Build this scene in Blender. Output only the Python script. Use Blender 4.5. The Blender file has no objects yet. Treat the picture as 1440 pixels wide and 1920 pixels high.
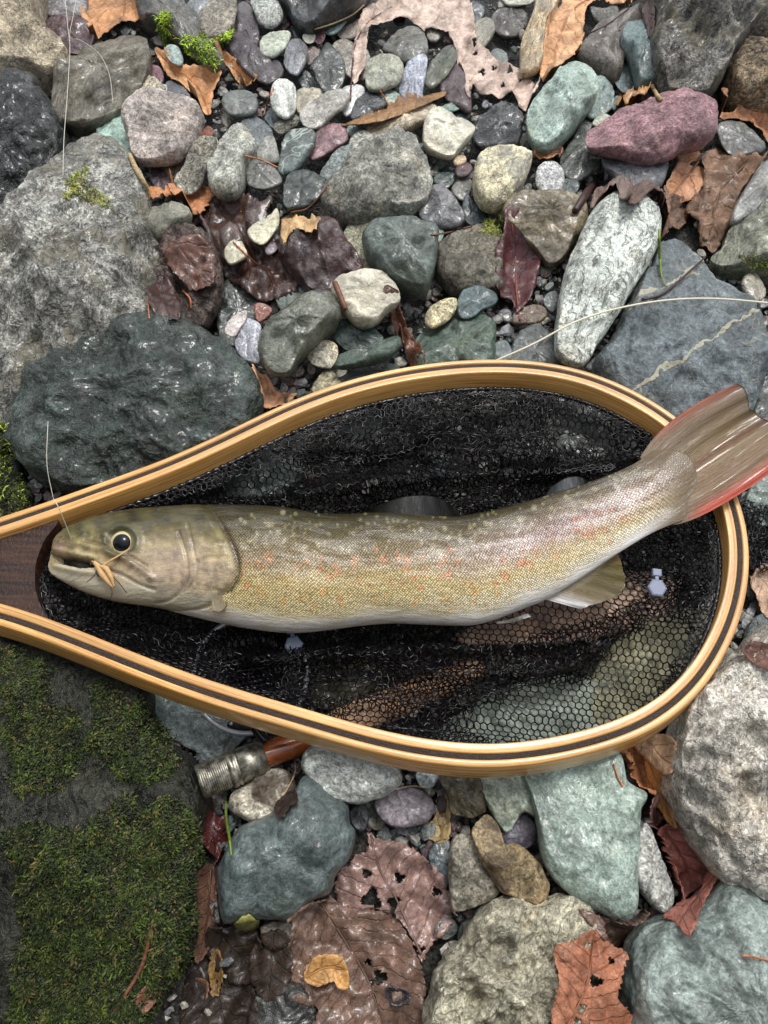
import bpy, math, random
import numpy as np
from mathutils import Vector, Matrix, noise
from mathutils.bvhtree import BVHTree
from mathutils.geometry import delaunay_2d_cdt

random.seed(7); RNG = np.random.default_rng(7)
scn = bpy.context.scene
COL = scn.collection

# ------------------------------------------------------------------ camera
W, H, F = 1440.0, 1920.0, 1387.0
PITCH = math.radians(20.0)
AIM = Vector((0, 0, 0.055)); DIST = 0.48
FWD = Vector((0, math.sin(PITCH), -math.cos(PITCH)))
UPV = Vector((0, math.cos(PITCH), math.sin(PITCH)))
CAM = AIM - FWD * DIST
cd = bpy.data.cameras.new('camera'); cam = bpy.data.objects.new('camera', cd); COL.objects.link(cam)
cd.sensor_width = 36.0; cd.sensor_fit = 'AUTO'; cd.lens = 36.0 * F / H
cd.clip_start = 0.01; cd.clip_end = 200.0
cam.location = CAM; cam.rotation_euler = (PITCH, 0, 0)
scn.camera = cam
scn.render.resolution_x = 768; scn.render.resolution_y = 1024

# ------------------------------------------------------------------ light: overcast daylight
SUN_EL, SUN_AZ = math.radians(62), math.radians(20)
w = bpy.data.worlds.new('World'); scn.world = w; w.use_nodes = True
nt = w.node_tree; nt.nodes.clear()
sky = nt.nodes.new('ShaderNodeTexSky'); sky.sky_type = 'NISHITA'; sky.sun_disc = False
sky.sun_elevation = SUN_EL; sky.sun_rotation = SUN_AZ; sky.air_density = 1.0; sky.dust_density = 3.0; sky.ozone_density = 1.0
hs = nt.nodes.new('ShaderNodeHueSaturation'); hs.inputs['Saturation'].default_value = 0.22
bg = nt.nodes.new('ShaderNodeBackground'); bg.inputs['Strength'].default_value = 0.15
out = nt.nodes.new('ShaderNodeOutputWorld')
nt.links.new(sky.outputs[0], hs.inputs['Color']); nt.links.new(hs.outputs[0], bg.inputs[0]); nt.links.new(bg.outputs[0], out.inputs[0])
sd = bpy.data.lights.new('sun', 'SUN'); sd.energy = 1.1; sd.angle = math.radians(16); sd.color = (1.0, 0.97, 0.92)
sun = bpy.data.objects.new('sun', sd); COL.objects.link(sun)
sdir = Vector((math.sin(SUN_AZ) * math.cos(SUN_EL), math.cos(SUN_AZ) * math.cos(SUN_EL), math.sin(SUN_EL)))
sun.rotation_euler = sdir.to_track_quat('Z', 'Y').to_euler()
vs = scn.view_settings; vs.view_transform = 'Standard'; vs.look = 'None'; vs.gamma = 1.0; vs.exposure = 0.54
vs.use_curve_mapping = False

# ------------------------------------------------------------------ pixel <-> world
CN = np.array(CAM); FN = np.array(FWD); UN = np.array(UPV)
def U(px, py, z):
    """point of the plane at height z seen at a pixel of the photograph"""
    px = np.asarray(px, float); py = np.asarray(py, float); z = np.asarray(z, float)
    d = FN * F + np.stack([px - 720, 0 * px, 0 * px], -1) + UN * (960 - py)[..., None]
    t = (z - CN[2]) / d[..., 2]
    return CN + d * t[..., None]
def PROJ(P):
    r = np.asarray(P, float) - CN
    dep = r @ FN
    return 720 + F * r[..., 0] / dep, 960 - F * (r @ UN) / dep
SLOPE = -0.05
def GZ(px, py):
    p = U(px, py, 0 * np.asarray(px, float)); return SLOPE * p[..., 1]
def lin(hexs):
    c = [int(hexs[i:i + 2], 16) / 255 for i in (0, 2, 4)]
    return np.array([x / 12.92 if x <= .04045 else ((x + .055) / 1.055) ** 2.4 for x in c])
def sstep(a, b, x):
    t = np.clip((np.asarray(x, float) - a) / (b - a), 0, 1); return t * t * (3 - 2 * t)
def pts(s):
    return np.array([[float(v) for v in p.split(',')] for p in s.split()])
def resample(P, n, closed=True):
    """Catmull-Rom through the points, then even arc-length samples"""
    P = np.asarray(P, float)
    if closed: Q = np.vstack([P[-1], P, P[0], P[1]])
    else: Q = np.vstack([2 * P[0] - P[1], P, 2 * P[-1] - P[-2]])
    o = []
    t = np.linspace(0, 1, 12, endpoint=False)[:, None]
    for i in range(len(Q) - 3):
        a, b, c, d = Q[i:i + 4]
        o.append(0.5 * (2 * b + (c - a) * t + (2 * a - 5 * b + 4 * c - d) * t ** 2 + (3 * b - a - 3 * c + d) * t ** 3))
    o = np.vstack(o + [Q[-2][None]])
    L = np.concatenate([[0], np.cumsum(np.linalg.norm(np.diff(o, axis=0), axis=1))])
    s = np.linspace(0, L[-1], n, endpoint=not closed)
    return np.stack([np.interp(s, L, o[:, k]) for k in range(o.shape[1])], -1)
def inpoly(px, py, P):
    px = np.asarray(px, float); py = np.asarray(py, float); r = np.zeros(px.shape, bool)
    x, y = P[:, 0], P[:, 1]; j = len(P) - 1
    for i in range(len(P)):
        c = (y[i] > py) != (y[j] > py)
        with np.errstate(divide='ignore', invalid='ignore'):
            xi = (x[j] - x[i]) * (py - y[i]) / (y[j] - y[i] + 1e-12) + x[i]
        r ^= c & (px < xi); j = i
    return r
def distpl(px, py, P, closed=False):
    px = np.asarray(px, float); py = np.asarray(py, float)
    Q = np.vstack([P, P[:1]]) if closed else np.asarray(P, float)
    d = np.full(px.shape, 1e9)
    for a, b in zip(Q[:-1], Q[1:]):
        v = b - a; t = np.clip(((px - a[0]) * v[0] + (py - a[1]) * v[1]) / (v @ v + 1e-9), 0, 1)
        d = np.minimum(d, np.hypot(px - a[0] - t * v[0], py - a[1] - t * v[1]))
    return d
def fbm(P, scale, octv=4, seed=0.0):
    o = Vector((seed * 13.7, seed * 7.1, seed * 3.3))
    return np.array([noise.fractal(Vector(p) * scale + o, 0.9, 2.1, octv) for p in P])
def hash_n(k): return ((k * 2654435761) % 1000) / 1000.0

# ------------------------------------------------------------------ objects
def mesh_obj(name, verts, faces, mat, parent=None, smooth=True, loc=None, rotz=0.0):
    me = bpy.data.meshes.new(name)
    me.from_pydata([tuple(v) for v in verts], [], [tuple(f) for f in faces])
    if smooth: me.polygons.foreach_set('use_smooth', [True] * len(me.polygons))
    me.update()
    if mat is not None:
        for m in (mat if isinstance(mat, (list, tuple)) else [mat]): me.materials.append(m)
    o = bpy.data.objects.new(name, me); COL.objects.link(o)
    if parent is not None: o.parent = parent
    if loc is not None: o.location = loc
    o.rotation_euler.z = rotz
    return o
def tag(o, label=None, cat=None, group=None, kind=None):
    if label: o['label'] = label
    if cat: o['category'] = cat
    if group: o['group'] = group
    if kind: o['kind'] = kind
    return o
def empty(name, loc=(0, 0, 0)):
    o = bpy.data.objects.new(name, None); o.empty_display_size = 0.02; o.location = loc; COL.objects.link(o); return o
def grid_faces(n, m, wrap=False):
    """n rows, m columns (columns wrap)"""
    f = []
    for i in range(n - 1):
        for j in range(m if wrap else m - 1):
            k = (j + 1) % m
            f.append((i * m + j, i * m + k, (i + 1) * m + k, (i + 1) * m + j))
    return f
def tube_geo(P, r, n=8, cap=True):
    P = np.asarray(P, float); r = np.broadcast_to(np.asarray(r, float), (len(P),))
    T = np.gradient(P, axis=0); T /= np.linalg.norm(T, axis=1)[:, None] + 1e-12
    up = np.array([0, 0, 1.0]); V = []
    for p, t, rr in zip(P, T, r):
        a = np.cross(t, up)
        if np.linalg.norm(a) < 1e-3: a = np.cross(t, [1, 0, 0])
        a /= np.linalg.norm(a); b = np.cross(a, t)
        for k in range(n):
            q = 2 * math.pi * k / n; V.append(p + rr * (math.cos(q) * a + math.sin(q) * b))
    Fs = grid_faces(len(P), n, True)
    if cap: Fs += [tuple(range(n))[::-1], tuple(range((len(P) - 1) * n, len(P) * n))]
    return V, Fs
def set_col(o, cols):
    a = o.data.color_attributes.new('Col', 'FLOAT_COLOR', 'POINT')
    c = np.ones((len(o.data.vertices), 4), np.float32); cols = np.asarray(cols); c[:, :cols.shape[1]] = cols
    a.data.foreach_set('color', c.ravel())
def set_vec(o, name, v):
    a = o.data.attributes.new(name, 'FLOAT_VECTOR', 'POINT')
    a.data.foreach_set('vector', np.asarray(v, np.float32).ravel())

# ------------------------------------------------------------------ materials
class NB:
    def __init__(s, name):
        s.m = bpy.data.materials.new(name); s.m.use_nodes = True; s.t = s.m.node_tree; s.t.nodes.clear()
        s.out = s.n('ShaderNodeOutputMaterial'); s.b = s.n('ShaderNodeBsdfPrincipled'); s.t.links.new(s.b.outputs[0], s.out.inputs[0])
    def n(s, t, **k):
        x = s.t.nodes.new(t)
        for a, v in k.items(): setattr(x, a, v)
        return x
    def set(s, sock, v):
        if isinstance(v, bpy.types.NodeSocket): s.t.links.new(v, sock)
        elif v is not None: sock.default_value = v
    def math(s, op, a, b=None, c=None, clamp=False):
        x = s.n('ShaderNodeMath', operation=op, use_clamp=clamp)
        for i, v in enumerate((a, b, c)): s.set(x.inputs[i], v)
        return x.outputs[0]
    def vmath(s, op, a, b=None):
        x = s.n('ShaderNodeVectorMath', operation=op); s.set(x.inputs[0], a)
        if b is not None: s.set(x.inputs[1], b)
        return x.outputs[0]
    def mix(s, f, a, b, mode='MIX'):
        x = s.n('ShaderNodeMix', data_type='RGBA', blend_type=mode, clamp_factor=True)
        s.set(x.inputs['Factor'], f); s.set(x.inputs[6], a); s.set(x.inputs[7], b); return x.outputs[2]
    def scale(s, col, f):
        return s.vmath('MULTIPLY', col, s.comb(f, f, f))
    def comb(s, x, y, z):
        c = s.n('ShaderNodeCombineXYZ'); s.set(c.inputs[0], x); s.set(c.inputs[1], y); s.set(c.inputs[2], z); return c.outputs[0]
    def noise(s, v, sc, det=4, rough=.6, dist=0.0, out='Fac'):
        x = s.n('ShaderNodeTexNoise'); s.set(x.inputs['Vector'], v); s.set(x.inputs['Scale'], sc)
        x.inputs['Detail'].default_value = det; x.inputs['Roughness'].default_value = rough; x.inputs['Distortion'].default_value = dist
        return x.outputs[out]
    def voro(s, v, sc, feat='F1', out='Distance', rnd=1.0):
        x = s.n('ShaderNodeTexVoronoi', feature=feat); s.set(x.inputs['Vector'], v); s.set(x.inputs['Scale'], sc)
        x.inputs['Randomness'].default_value = rnd
        return x.outputs[out]
    def ramp(s, f, a, b, lo=0.0, hi=1.0, smooth=True):
        x = s.n('ShaderNodeMapRange', interpolation_type='SMOOTHSTEP' if smooth else 'LINEAR', clamp=True)
        s.set(x.inputs[0], f); x.inputs[1].default_value = a; x.inputs[2].default_value = b
        s.set(x.inputs[3], lo); s.set(x.inputs[4], hi); return x.outputs[0]
    def bump(s, h, dist, strength=1.0, prev=None):
        x = s.n('ShaderNodeBump'); s.set(x.inputs['Height'], h); x.inputs['Distance'].default_value = dist; x.inputs['Strength'].default_value = strength
        if prev is not None: s.t.links.new(prev, x.inputs['Normal'])
        return x.outputs[0]
    def fin(s, col=None, rough=None, nrm=None, **k):
        if col is not None: s.set(s.b.inputs['Base Color'], col)
        if rough is not None: s.set(s.b.inputs['Roughness'], rough)
        if nrm is not None: s.t.links.new(nrm, s.b.inputs['Normal'])
        for a, v in k.items(): s.set(s.b.inputs[a.replace('_', ' ')], v)
        return s.m
def rgba(h, f=1.0):
    c = lin(h) * f; return (c[0], c[1], c[2], 1)

def stone_mat(name, wet=0.5, grain=1.0, vein=None, band=0.0, crack=0.0, mottle=1.0, bump=1.0, patch=None, bold=False):
    b = NB(name)
    tc = b.n('ShaderNodeTexCoord').outputs['Object']; oi = b.n('ShaderNodeObjectInfo')
    rnd = b.math('MULTIPLY', oi.outputs['Random'], 37.0)
    v = b.vmath('ADD', tc, b.comb(rnd, b.math('MULTIPLY', rnd, 1.7), rnd))
    wob = b.vmath('SCALE', b.vmath('SUBTRACT', b.noise(v, 45, 2, out='Color'), (.5, .5, .5)), None)
    wob.node.inputs['Scale'].default_value = 0.02
    vb = b.vmath('ADD', v, wob)
    vs_ = b.vmath('MULTIPLY', vb, (0.16, 1.0, 1.0)) if band else vb
    n1 = b.noise(vs_ if band else v, 55, 3, .62); n2 = b.noise(vs_, 260, 3, .68); n3 = b.noise(v, 1100, 2, .7); n00 = b.noise(v, 17, 2)
    base = oi.outputs['Color']
    base = b.scale(base, b.ramp(n00, .35, .65, .78, 1.22)); base = b.mix(b.ramp(b.noise(v, 31, 2), .5, .7, 0, .4 * min(mottle, 1.2)), base, b.vmath('MULTIPLY', base, (.66, .72, .74)))
    col = b.scale(base, b.ramp(n1, .3, .72, 1 - .42 * mottle, 1 + .38 * mottle, False))
    col = b.scale(col, b.ramp(n2, .3, .7, 1 - .45 * grain, 1 + .42 * grain, False))
    sp = b.voro(v, 850, 'F1', 'Color')
    spx = b.n('ShaderNodeSeparateColor'); b.set(spx.inputs[0], sp)
    col = b.scale(col, b.ramp(spx.outputs[0], 0, 1, 1 - .28 * grain, 1 + .3 * grain, False))
    # hue drift towards warm and cool patches of the stone
    n4 = b.noise(v, 24, 2, .6)
    col = b.mix(b.ramp(n4, .55, .75, 0, .35), col, b.vmath('MULTIPLY', col, (1.25, 1.02, .72)))
    dirt = b.noise(v, 130, 3, .7, .6)
    col = b.mix(b.ramp(dirt, .58, .70, 0, .55), col, b.vmath('MULTIPLY', col, (.42, .40, .36)))
    h = b.math('ADD', b.math('MULTIPLY', n2, .6), b.math('MULTIPLY', n3, .4))
    if patch:
        pn = b.noise(vb, 30, 4, .6, .4); col = b.mix(b.ramp(pn, .50, .62, 0, .85), col, rgba(patch))
    if vein:
        if bold:
            sv = b.n('ShaderNodeSeparateXYZ'); b.set(sv.inputs[0], tc)
            ph = b.math('ADD', b.math('ADD', b.math('MULTIPLY', sv.outputs[0], 13.0), b.math('MULTIPLY', sv.outputs[1], 11.0)), b.math('MULTIPLY', b.noise(tc, 26, 4, .6), .55))
            line = b.math('ABSOLUTE', b.math('SUBTRACT', b.math('FRACT', ph), .5)); wv = b.ramp(b.noise(tc, 60, 3), .35, .65, .008, .045)
            m_ = b.math('MULTIPLY', b.math('LESS_THAN', line, wv), b.ramp(b.noise(tc, 40, 3), .36, .46, 0, .9))
            fine_ = b.ramp(b.math('ABSOLUTE', b.math('SUBTRACT', b.noise(vb, 15, 3, .5, .6), .5)), .0015, .006, .35, 0)
            m_ = b.math('MAXIMUM', m_, fine_)
            col = b.mix(m_, col, b.mix(n2, rgba('8f8872'), rgba(vein))); h = b.math('ADD', h, b.math('MULTIPLY', m_, .5))
        else:
            vn = b.noise(vb, 22, 3, .5, .8); line = b.math('ABSOLUTE', b.math('SUBTRACT', vn, .5))
            m_ = b.ramp(line, .004, .016, 1, 0); col = b.mix(b.math('MULTIPLY', m_, .6), col, rgba(vein))
    if crack:
        cn = b.noise(b.vmath('MULTIPLY', vb, (.45, 1.1, 1)), 75, 4, .6, 1.0); cl = b.math('ABSOLUTE', b.math('SUBTRACT', cn, .5))
        mk = b.ramp(cl, .004, .03, 1, 0)
        pit = b.ramp(b.noise(b.vmath('MULTIPLY', vb, (.6, 1.2, 1)), 120, 2), .66, .70)
        mk = b.math('MAXIMUM', b.math('MULTIPLY', mk, .8), pit)
        col = b.mix(b.math('MULTIPLY', mk, crack), col, b.vmath('MULTIPLY', col, (.22, .22, .22)))
        h = b.math('SUBTRACT', h, b.math('MULTIPLY', mk, .9 * crack))
    wetn = b.ramp(b.noise(v, 38, 3), .38, .62)
    rough = b.ramp(b.math('ADD', b.math('MULTIPLY', wetn, .7), b.math('MULTIPLY', n3, .3)), 0, 1, .72 - .30 * wet, .46 - .34 * wet, False)
    nr = b.bump(h, .0016 * bump, .75); nr = b.bump(n1, .004 * bump, .5, nr)
    return b.fin(col, rough, nr, Specular_IOR_Level=.35 + .3 * wet, **({'Coat_Weight': b.ramp(b.noise(v, 60, 4, .65), .46, .58, 0, .9 if wet > .6 else .6), 'Coat_Roughness': .09, 'Coat_Normal': b.bump(b.math('ADD', n1, b.math('MULTIPLY', n2, .12)), .0030, 1.0)} if wet > .5 else {}))
M = {}
M['plain'] = stone_mat('stone_plain', .58, 1.0)
M['wet'] = stone_mat('stone_wet', .95, 1.0)
M['dry'] = stone_mat('stone_dry', .12, .9)
M['speck'] = stone_mat('stone_speckled', .4, 1.6, mottle=1.2)
M['band'] = stone_mat('stone_banded', .58, 1.4, band=1, mottle=1.1)
M['veined'] = stone_mat('stone_veined', .5, 1.0, vein='cdcab4', bold=True, bump=1.6)
M['net'] = stone_mat('stone_netted', .55, 1.1, vein='b9c9bd', mottle=.9)
M['crack'] = stone_mat('stone_cracked', .15, 1.0, crack=.8, mottle=.7, bump=1.5)
M['pitted'] = stone_mat('stone_pitted', .35, 1.2, crack=.22, mottle=1.0, patch=None, bump=1.3)
M['quartz'] = stone_mat('stone_quartz', .7, .5, mottle=.5, crack=.25)
M['rough'] = stone_mat('stone_rough', .45, 1.8, crack=.6, mottle=1.5, bump=2.6)
M['roughpatch'] = stone_mat('stone_rough_brown', .55, 1.8, crack=.6, mottle=1.5, bump=2.2, patch='6f6a5a')
M['chalk'] = stone_mat('stone_chalky', .35, 1.1, crack=.45, mottle=.9, bump=2.8)
M['roughwet'] = stone_mat('stone_rough_wet', 1.0, 1.5, mottle=1.5, bump=2.8)
M['mottled'] = stone_mat('stone_mottled', .35, 1.5, patch='3a2a1c', mottle=1.2)
M['yellow'] = stone_mat('stone_yellow', .2, 1.1, patch='8c8c84', crack=.55, mottle=.6)

# ------------------------------------------------------------------ ground
BV, BF = [], []          # all the surfaces things can lie on
def add_bvh(V, Fs):
    o = len(BV); BV.extend([tuple(v) for v in V]); BF.extend([tuple(i + o for i in f) for f in Fs])
b = NB('wet_grit')
tc = b.n('ShaderNodeTexCoord').outputs['Object']
n1 = b.noise(tc, 40, 5, .65); n2 = b.noise(tc, 500, 4, .7); vo = b.voro(tc, 420, 'F1', 'Color'); vd = b.voro(tc, 420)
sx = b.n('ShaderNodeSeparateColor'); b.set(sx.inputs[0], vo)
col = b.mix(sx.outputs[0], rgba('3a3630'), rgba('5a5c58')); col = b.scale(col, b.ramp(n1, .3, .7, .45, 1.1)); col = b.scale(col, b.ramp(n2, .3, .7, .6, 1.3))
GRIT = b.fin(col, b.ramp(n2, .3, .7, .2, .55), b.bump(b.math('ADD', b.math('MULTIPLY', vd, -1), n2), .003, .9))
gx = np.concatenate([[-60, -15, -4, -1.5, -.8], np.linspace(-.5, .5, 120), [.8, 1.5, 4, 15, 60]])
gy = np.concatenate([[-60, -15, -4, -1.5, -.8], np.linspace(-.55, .75, 150), [1.0, 1.8, 4, 15, 60]])
GX, GY = np.meshgrid(gx, gy)
gp = np.stack([GX.ravel(), GY.ravel(), 0 * GX.ravel()], -1)
near = (np.abs(gp[:, 0]) < .9) & (np.abs(gp[:, 1]) < 1.1)
gz = SLOPE * np.clip(gp[:, 1], -1, 1.2) - 0.004
gz[near] += 0.007 * fbm(gp[near], 14, 4)
gp[:, 2] = gz
gf = grid_faces(len(gy), len(gx))
g = tag(mesh_obj('ground', gp, gf, GRIT), kind='structure')
add_bvh(gp, gf)

# ------------------------------------------------------------------ stones
COVER = []
def stone(label, kind, layer, color, outline, h=None, p=3.1, facets=3, rough=0.06, name=None, zc=None, bright=1.0, low=.8, cover=True, fine=1.0, seed=None, group=None, ridge=0.0, cuts=()):
    P = pts(outline) if isinstance(outline, str) else np.asarray(outline, float)
    seed = len(COVER) + 1 if seed is None else seed
    rs = np.random.default_rng(1000 + seed)
    c = P.mean(0)
    per = np.linalg.norm(np.diff(np.vstack([P, P[:1]]), axis=0), axis=1).sum()
    n = int(np.clip(per / 3.6 * fine, 26, 260))
    O = resample(P, n)
    C0 = O - O.mean(0); ev, evec = np.linalg.eigh(C0.T @ C0 / n)
    minor = math.sqrt(ev[0]) * 1.38; minor_m = minor / 2900
    hh = h if h is not None else float(np.clip(.50 * minor_m, .0022, .035))
    if zc is None: zc = float(GZ(c[0], c[1])) + .30 * hh + layer * .0065 + .001
    Wd = U(O[:, 0], O[:, 1], np.full(n, zc))
    cen = Wd.mean(0)
    ax = U(c[0] + evec[0, 1] * 10, c[1] + evec[1, 1] * 10, zc) - U(c[0], c[1], zc)
    ang = math.atan2(ax[1], ax[0])
    L = Wd - cen; ca, sa = math.cos(-ang), math.sin(-ang)
    L = np.stack([L[:, 0] * ca - L[:, 1] * sa, L[:, 0] * sa + L[:, 1] * ca], -1)
    K = int(np.clip(minor / 3.2 * fine, 7, 46)); KL = max(4, K // 3)
    size = np.sqrt((L ** 2).sum(1)).mean()
    rk = np.sin(np.linspace(0, 1, K + 1)[1:] * math.pi / 2)
    rings = []; zs = []
    for r in rk:
        rings.append(L * r); zs.append(np.full(n, hh * max(0, 1 - r ** p) ** (1 / p)))
    for r in np.sin(np.linspace(1, .25, KL) * math.pi / 2)[1:]:
        rings.append(L * (r * .9 + .1 * r)); zs.append(np.full(n, -hh * low * max(0, 1 - r ** p) ** (1 / p)))
    V = np.concatenate([np.stack([q[:, 0], q[:, 1], z], -1) for q, z in zip(rings, zs)])
    V = np.vstack([[[0, 0, hh]], V, [[0, 0, -hh * low]]])
    up = V[:, 2] >= -1e-9
    for k in range(facets):
        a = rs.uniform(0, 2 * math.pi) ; tl = rs.uniform(.25, .75)
        d = np.array([math.cos(a), math.sin(a)])
        ext = (L @ d).max(); x = V[:, :2] @ d
        pl = hh * rs.uniform(.72, .95) - tl * hh * (x - rs.uniform(-.1, .35) * ext) / (ext * .8)
        zz = V[:, 2]; lim = np.maximum(pl, 0)
        soft = hh * .05
        V[:, 2] = np.where(up, np.where(zz < lim - soft, zz, np.where(zz > lim + soft, lim, lim - (lim + soft - zz) ** 2 / (4 * soft) * 0)), zz)
        V[up, 2] = np.minimum(V[up, 2], np.maximum(zz[up], 0))
    for qx, qy, dx, dy, sl_ in cuts:
        q = U(qx, qy, zc) - cen; qa = np.array([q[0] * ca - q[1] * sa, q[0] * sa + q[1] * ca])
        dw = np.array([dx, -dy]) / math.hypot(dx, dy); dl = np.array([dw[0] * ca - dw[1] * sa, dw[0] * sa + dw[1] * ca])
        x = (V[:, :2] - qa) @ dl + .003 * np.sin(V[:, 0] * 90 + V[:, 1] * 140)
        V[up, 2] = np.minimum(V[up, 2], np.maximum(hh * .98 - sl_ * x[up], -.1 * hh))
    sd_ = seed * 1.37
    nz = fbm(V / size, 1.1, 3, sd_); nf = fbm(V / size, 3.6, 4, sd_ + 5)
    rr = np.sqrt((V[:, :2] ** 2).sum(1)) / size
    inner = np.clip(1.25 - rr ** 3, .25, 1)
    dz = (nz * .22 * hh * 1.2 + nf * rough * min(size, .05) * 1.3)
    if ridge: dz = dz - ridge * hh * np.abs(fbm(V / size * np.array([1.0, 2.2, 1.0]), 1.9, 4, sd_ + 9))
    V[:, 2] += dz * inner * np.where(up, 1, .5)
    sc = 1 + rough * .5 * nf
    V[:, 0] *= sc; V[:, 1] *= sc
    R = len(rings); Fs = [(0, 1 + j, 1 + (j + 1) % n) for j in range(n)]
    Fs += [tuple(i + 1 for i in f[::-1]) for f in grid_faces(R, n, True)]
    e = len(V) - 1; Fs += [(e, 1 + (R - 1) * n + (j + 1) % n, 1 + (R - 1) * n + j) for j in range(n)]
    Fs = [f[::1] for f in Fs]
    if name is None: name = 'boulder' if size > .05 else ('stone' if size > .011 else 'pebble')
    o = mesh_obj(name, V, Fs, M[kind], loc=cen, rotz=ang)
    cc = lin(color) * bright; cc = (cc.mean() * .25 + cc * .75) * (.62 + .42 * float(sstep(.06, .42, cc.mean()))); o.color = (cc[0], cc[1], cc[2], 1)
    tag(o, label, {'boulder': 'boulder', 'stone': 'stone', 'pebble': 'pebble'}.get(name, 'stone'), group)
    ca, sa = math.cos(ang), math.sin(ang)
    Wv = np.stack([V[:, 0] * ca - V[:, 1] * sa, V[:, 0] * sa + V[:, 1] * ca, V[:, 2]], -1) + cen
    add_bvh(Wv, Fs)
    if cover: COVER.append(O)
    return o
S = stone
# --- top left
S('large tan and cream boulder beside the wine red stone', 'chalk', 2, 'b8a888', '-70,-70 70,-70 77,20 86,50 92,75 128,108 132,128 105,158 60,150 0,152 -70,150', h=.04, rough=.10, facets=2)
S('wine red oval stone tucked under a tan leaf', 'wet', 2, '54232d', '83,55 95,35 125,32 160,40 177,60 172,88 150,102 115,96 90,76')
S('grey banded stone above the wine red stone', 'band', 1, '8a8688', '68,-25 155,-25 162,30 130,38 90,32 75,15')
S('olive brown oblong stone lying diagonally beside tan boulder', 'band', 2, '756e58', '105,192 110,165 130,140 165,105 200,80 240,68 272,75 284,100 276,135 256,166 226,202 196,227 160,244 130,242 105,226', h=.024)
S('glossy black wet boulder with rough surface', 'roughwet', 2, '22292b', '-50,218 0,200 30,170 60,162 86,180 102,210 124,240 128,276 119,312 101,342 82,372 62,402 30,432 -50,440', h=.04, rough=.12, facets=2)
S('dark grey stone behind the glossy black boulder', 'plain', 1, '4a5052', '-50,145 30,152 40,170 10,205 -50,220')
S('mint green flat stone under the pinkish beige stone', 'dry', 1, '9fc2b4', '181,245 195,214 215,192 235,187 265,195 265,250 249,288 230,286 200,276 185,263', h=.008)
S('pinkish beige rounded stone with small pits', 'pitted', 3, 'b9aba1', '232,215 245,199 265,181 295,177 330,189 365,199 381,215 382,236 366,263 346,291 316,303 280,306 255,299 243,271 235,246', h=.017, p=3, facets=1)
S('small beige stone touching the mauve pebble', 'speck', 2, 'a79d82', '242,156 255,144 285,145 304,158 311,171 280,181 260,189 248,173')
S('mauve pink round pebble above small beige stone', 'plain', 1, '8d5a68', '271,135 285,122 301,127 308,148 300,160 275,147')
S('thin pale grey chip below the beige stone', 'dry', 2, '98a09c', '283,179 300,161 314,161 309,179 290,184')
S('slate grey stone beneath the heart shaped leaf', 'plain', 1, '70757b', '310,160 325,149 346,165 363,190 350,198 318,191')
S('pale blue green pebble poking out above tan leaf', 'dry', 2, '93a8a2', '308,95 320,84 336,91 344,112 339,124 320,116')
S('round tan grey stone beside the bright moss', 'speck', 3, '938b79', '371,45 379,20 400,0 425,-12 444,0 443,30 431,61 410,76 384,69')
S('bluish slate pebble beside round tan stone', 'plain', 2, '7e878c', '350,12 362,-2 391,-7 393,8 379,29 362,29')
S('dark banded rock carrying tufts of bright moss', 'band', 1, '66665f', '258,-25 335,-25 352,22 386,58 407,98 424,132 400,136 372,118 340,92 305,62 265,42', h=.018, facets=1)
S('long maroon slate stone bent like a boomerang', 'plain', 1, '574a52', '443,20 455,6 470,16 481,40 489,70 489,103 511,113 531,130 529,148 500,161 467,144 437,114 427,90 440,67', h=.008)
S('grey dark speckled angular stone above maroon slate', 'speck', 3, '9da19a', '470,3 487,-12 513,-5 530,20 528,41 510,53 490,48 478,27', facets=2)
S('dark grey chip under the speckled angular stone', 'plain', 1, '5f6261', '478,45 500,50 507,60 490,66 479,59')
S('small maroon pebble by the speckled angular stone', 'wet', 1, '5d3a44', '513,50 535,26 548,38 546,49 525,60')
S('pale sage green stone with one dark spot', 'dry', 2, 'a6ae9a', '487,85 495,69 520,61 543,61 544,75 531,96 512,109 491,103', facets=1)
S('large dark wet stone cut off beside the long twig', 'wet', 2, '3c4548', '512,-50 522,0 540,21 550,41 567,55 587,58 613,48 647,31 677,11 695,-50', h=.028)
S('violet grey oval stone standing beside dark green rock', 'band', 2, '7e8087', '532,110 539,85 550,72 569,79 578,95 574,119 560,141 545,139 534,125')
S('small brownish pink chip beside violet grey oval', 'speck', 1, '93827c', '572,100 585,87 601,94 596,111 577,124')
S('slim dark slate chip above the violet oval', 'plain', 1, '5d666b', '549,51 562,54 569,70 560,77 551,71')
S('little cream pebble beside a dark red chip', 'quartz', 2, 'cfccb6', '567,70 576,59 591,61 589,78 575,81')
S('dark red chip next to little cream pebble', 'wet', 2, '6f3743', '591,60 603,52 611,65 604,81 591,79')
S('thin sea green shard lying under a twig', 'plain', 2, '718d89', '610,58 625,44 651,30 649,43 630,63 614,66')
S('soft beige stone beside the curled leaf stem', 'dry', 1, 'b3a79a', '632,62 645,39 662,27 673,40 669,69 645,74')
S('blackish green angular stone pointing at the beige stone', 'wet', 3, '3b4b45', '613,82 633,99 647,119 646,150 634,168 613,174 597,158 587,138 581,127 600,102', facets=2)
S('small dark teal stone below violet oval', 'wet', 1, '435b58', '556,140 570,131 586,144 590,166 570,170')
S('tan stone with fine parallel stripes under curled leaf', 'band', 1, 'a89f90', '622,87 640,74 663,82 692,99 692,146 667,153 646,136 632,103')
S('grey rock in the arch of the big curled leaf', 'band', 1, '7a7a6e', '716,95 735,69 760,54 786,50 800,75 802,101 782,117 755,120 734,106', facets=2)
S('olive grey blocky stone under the curled leaf arch', 'plain', 3, '93957f', '686,133 696,112 720,104 743,106 757,127 751,154 733,165 707,173 687,164', p=3.2)
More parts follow.
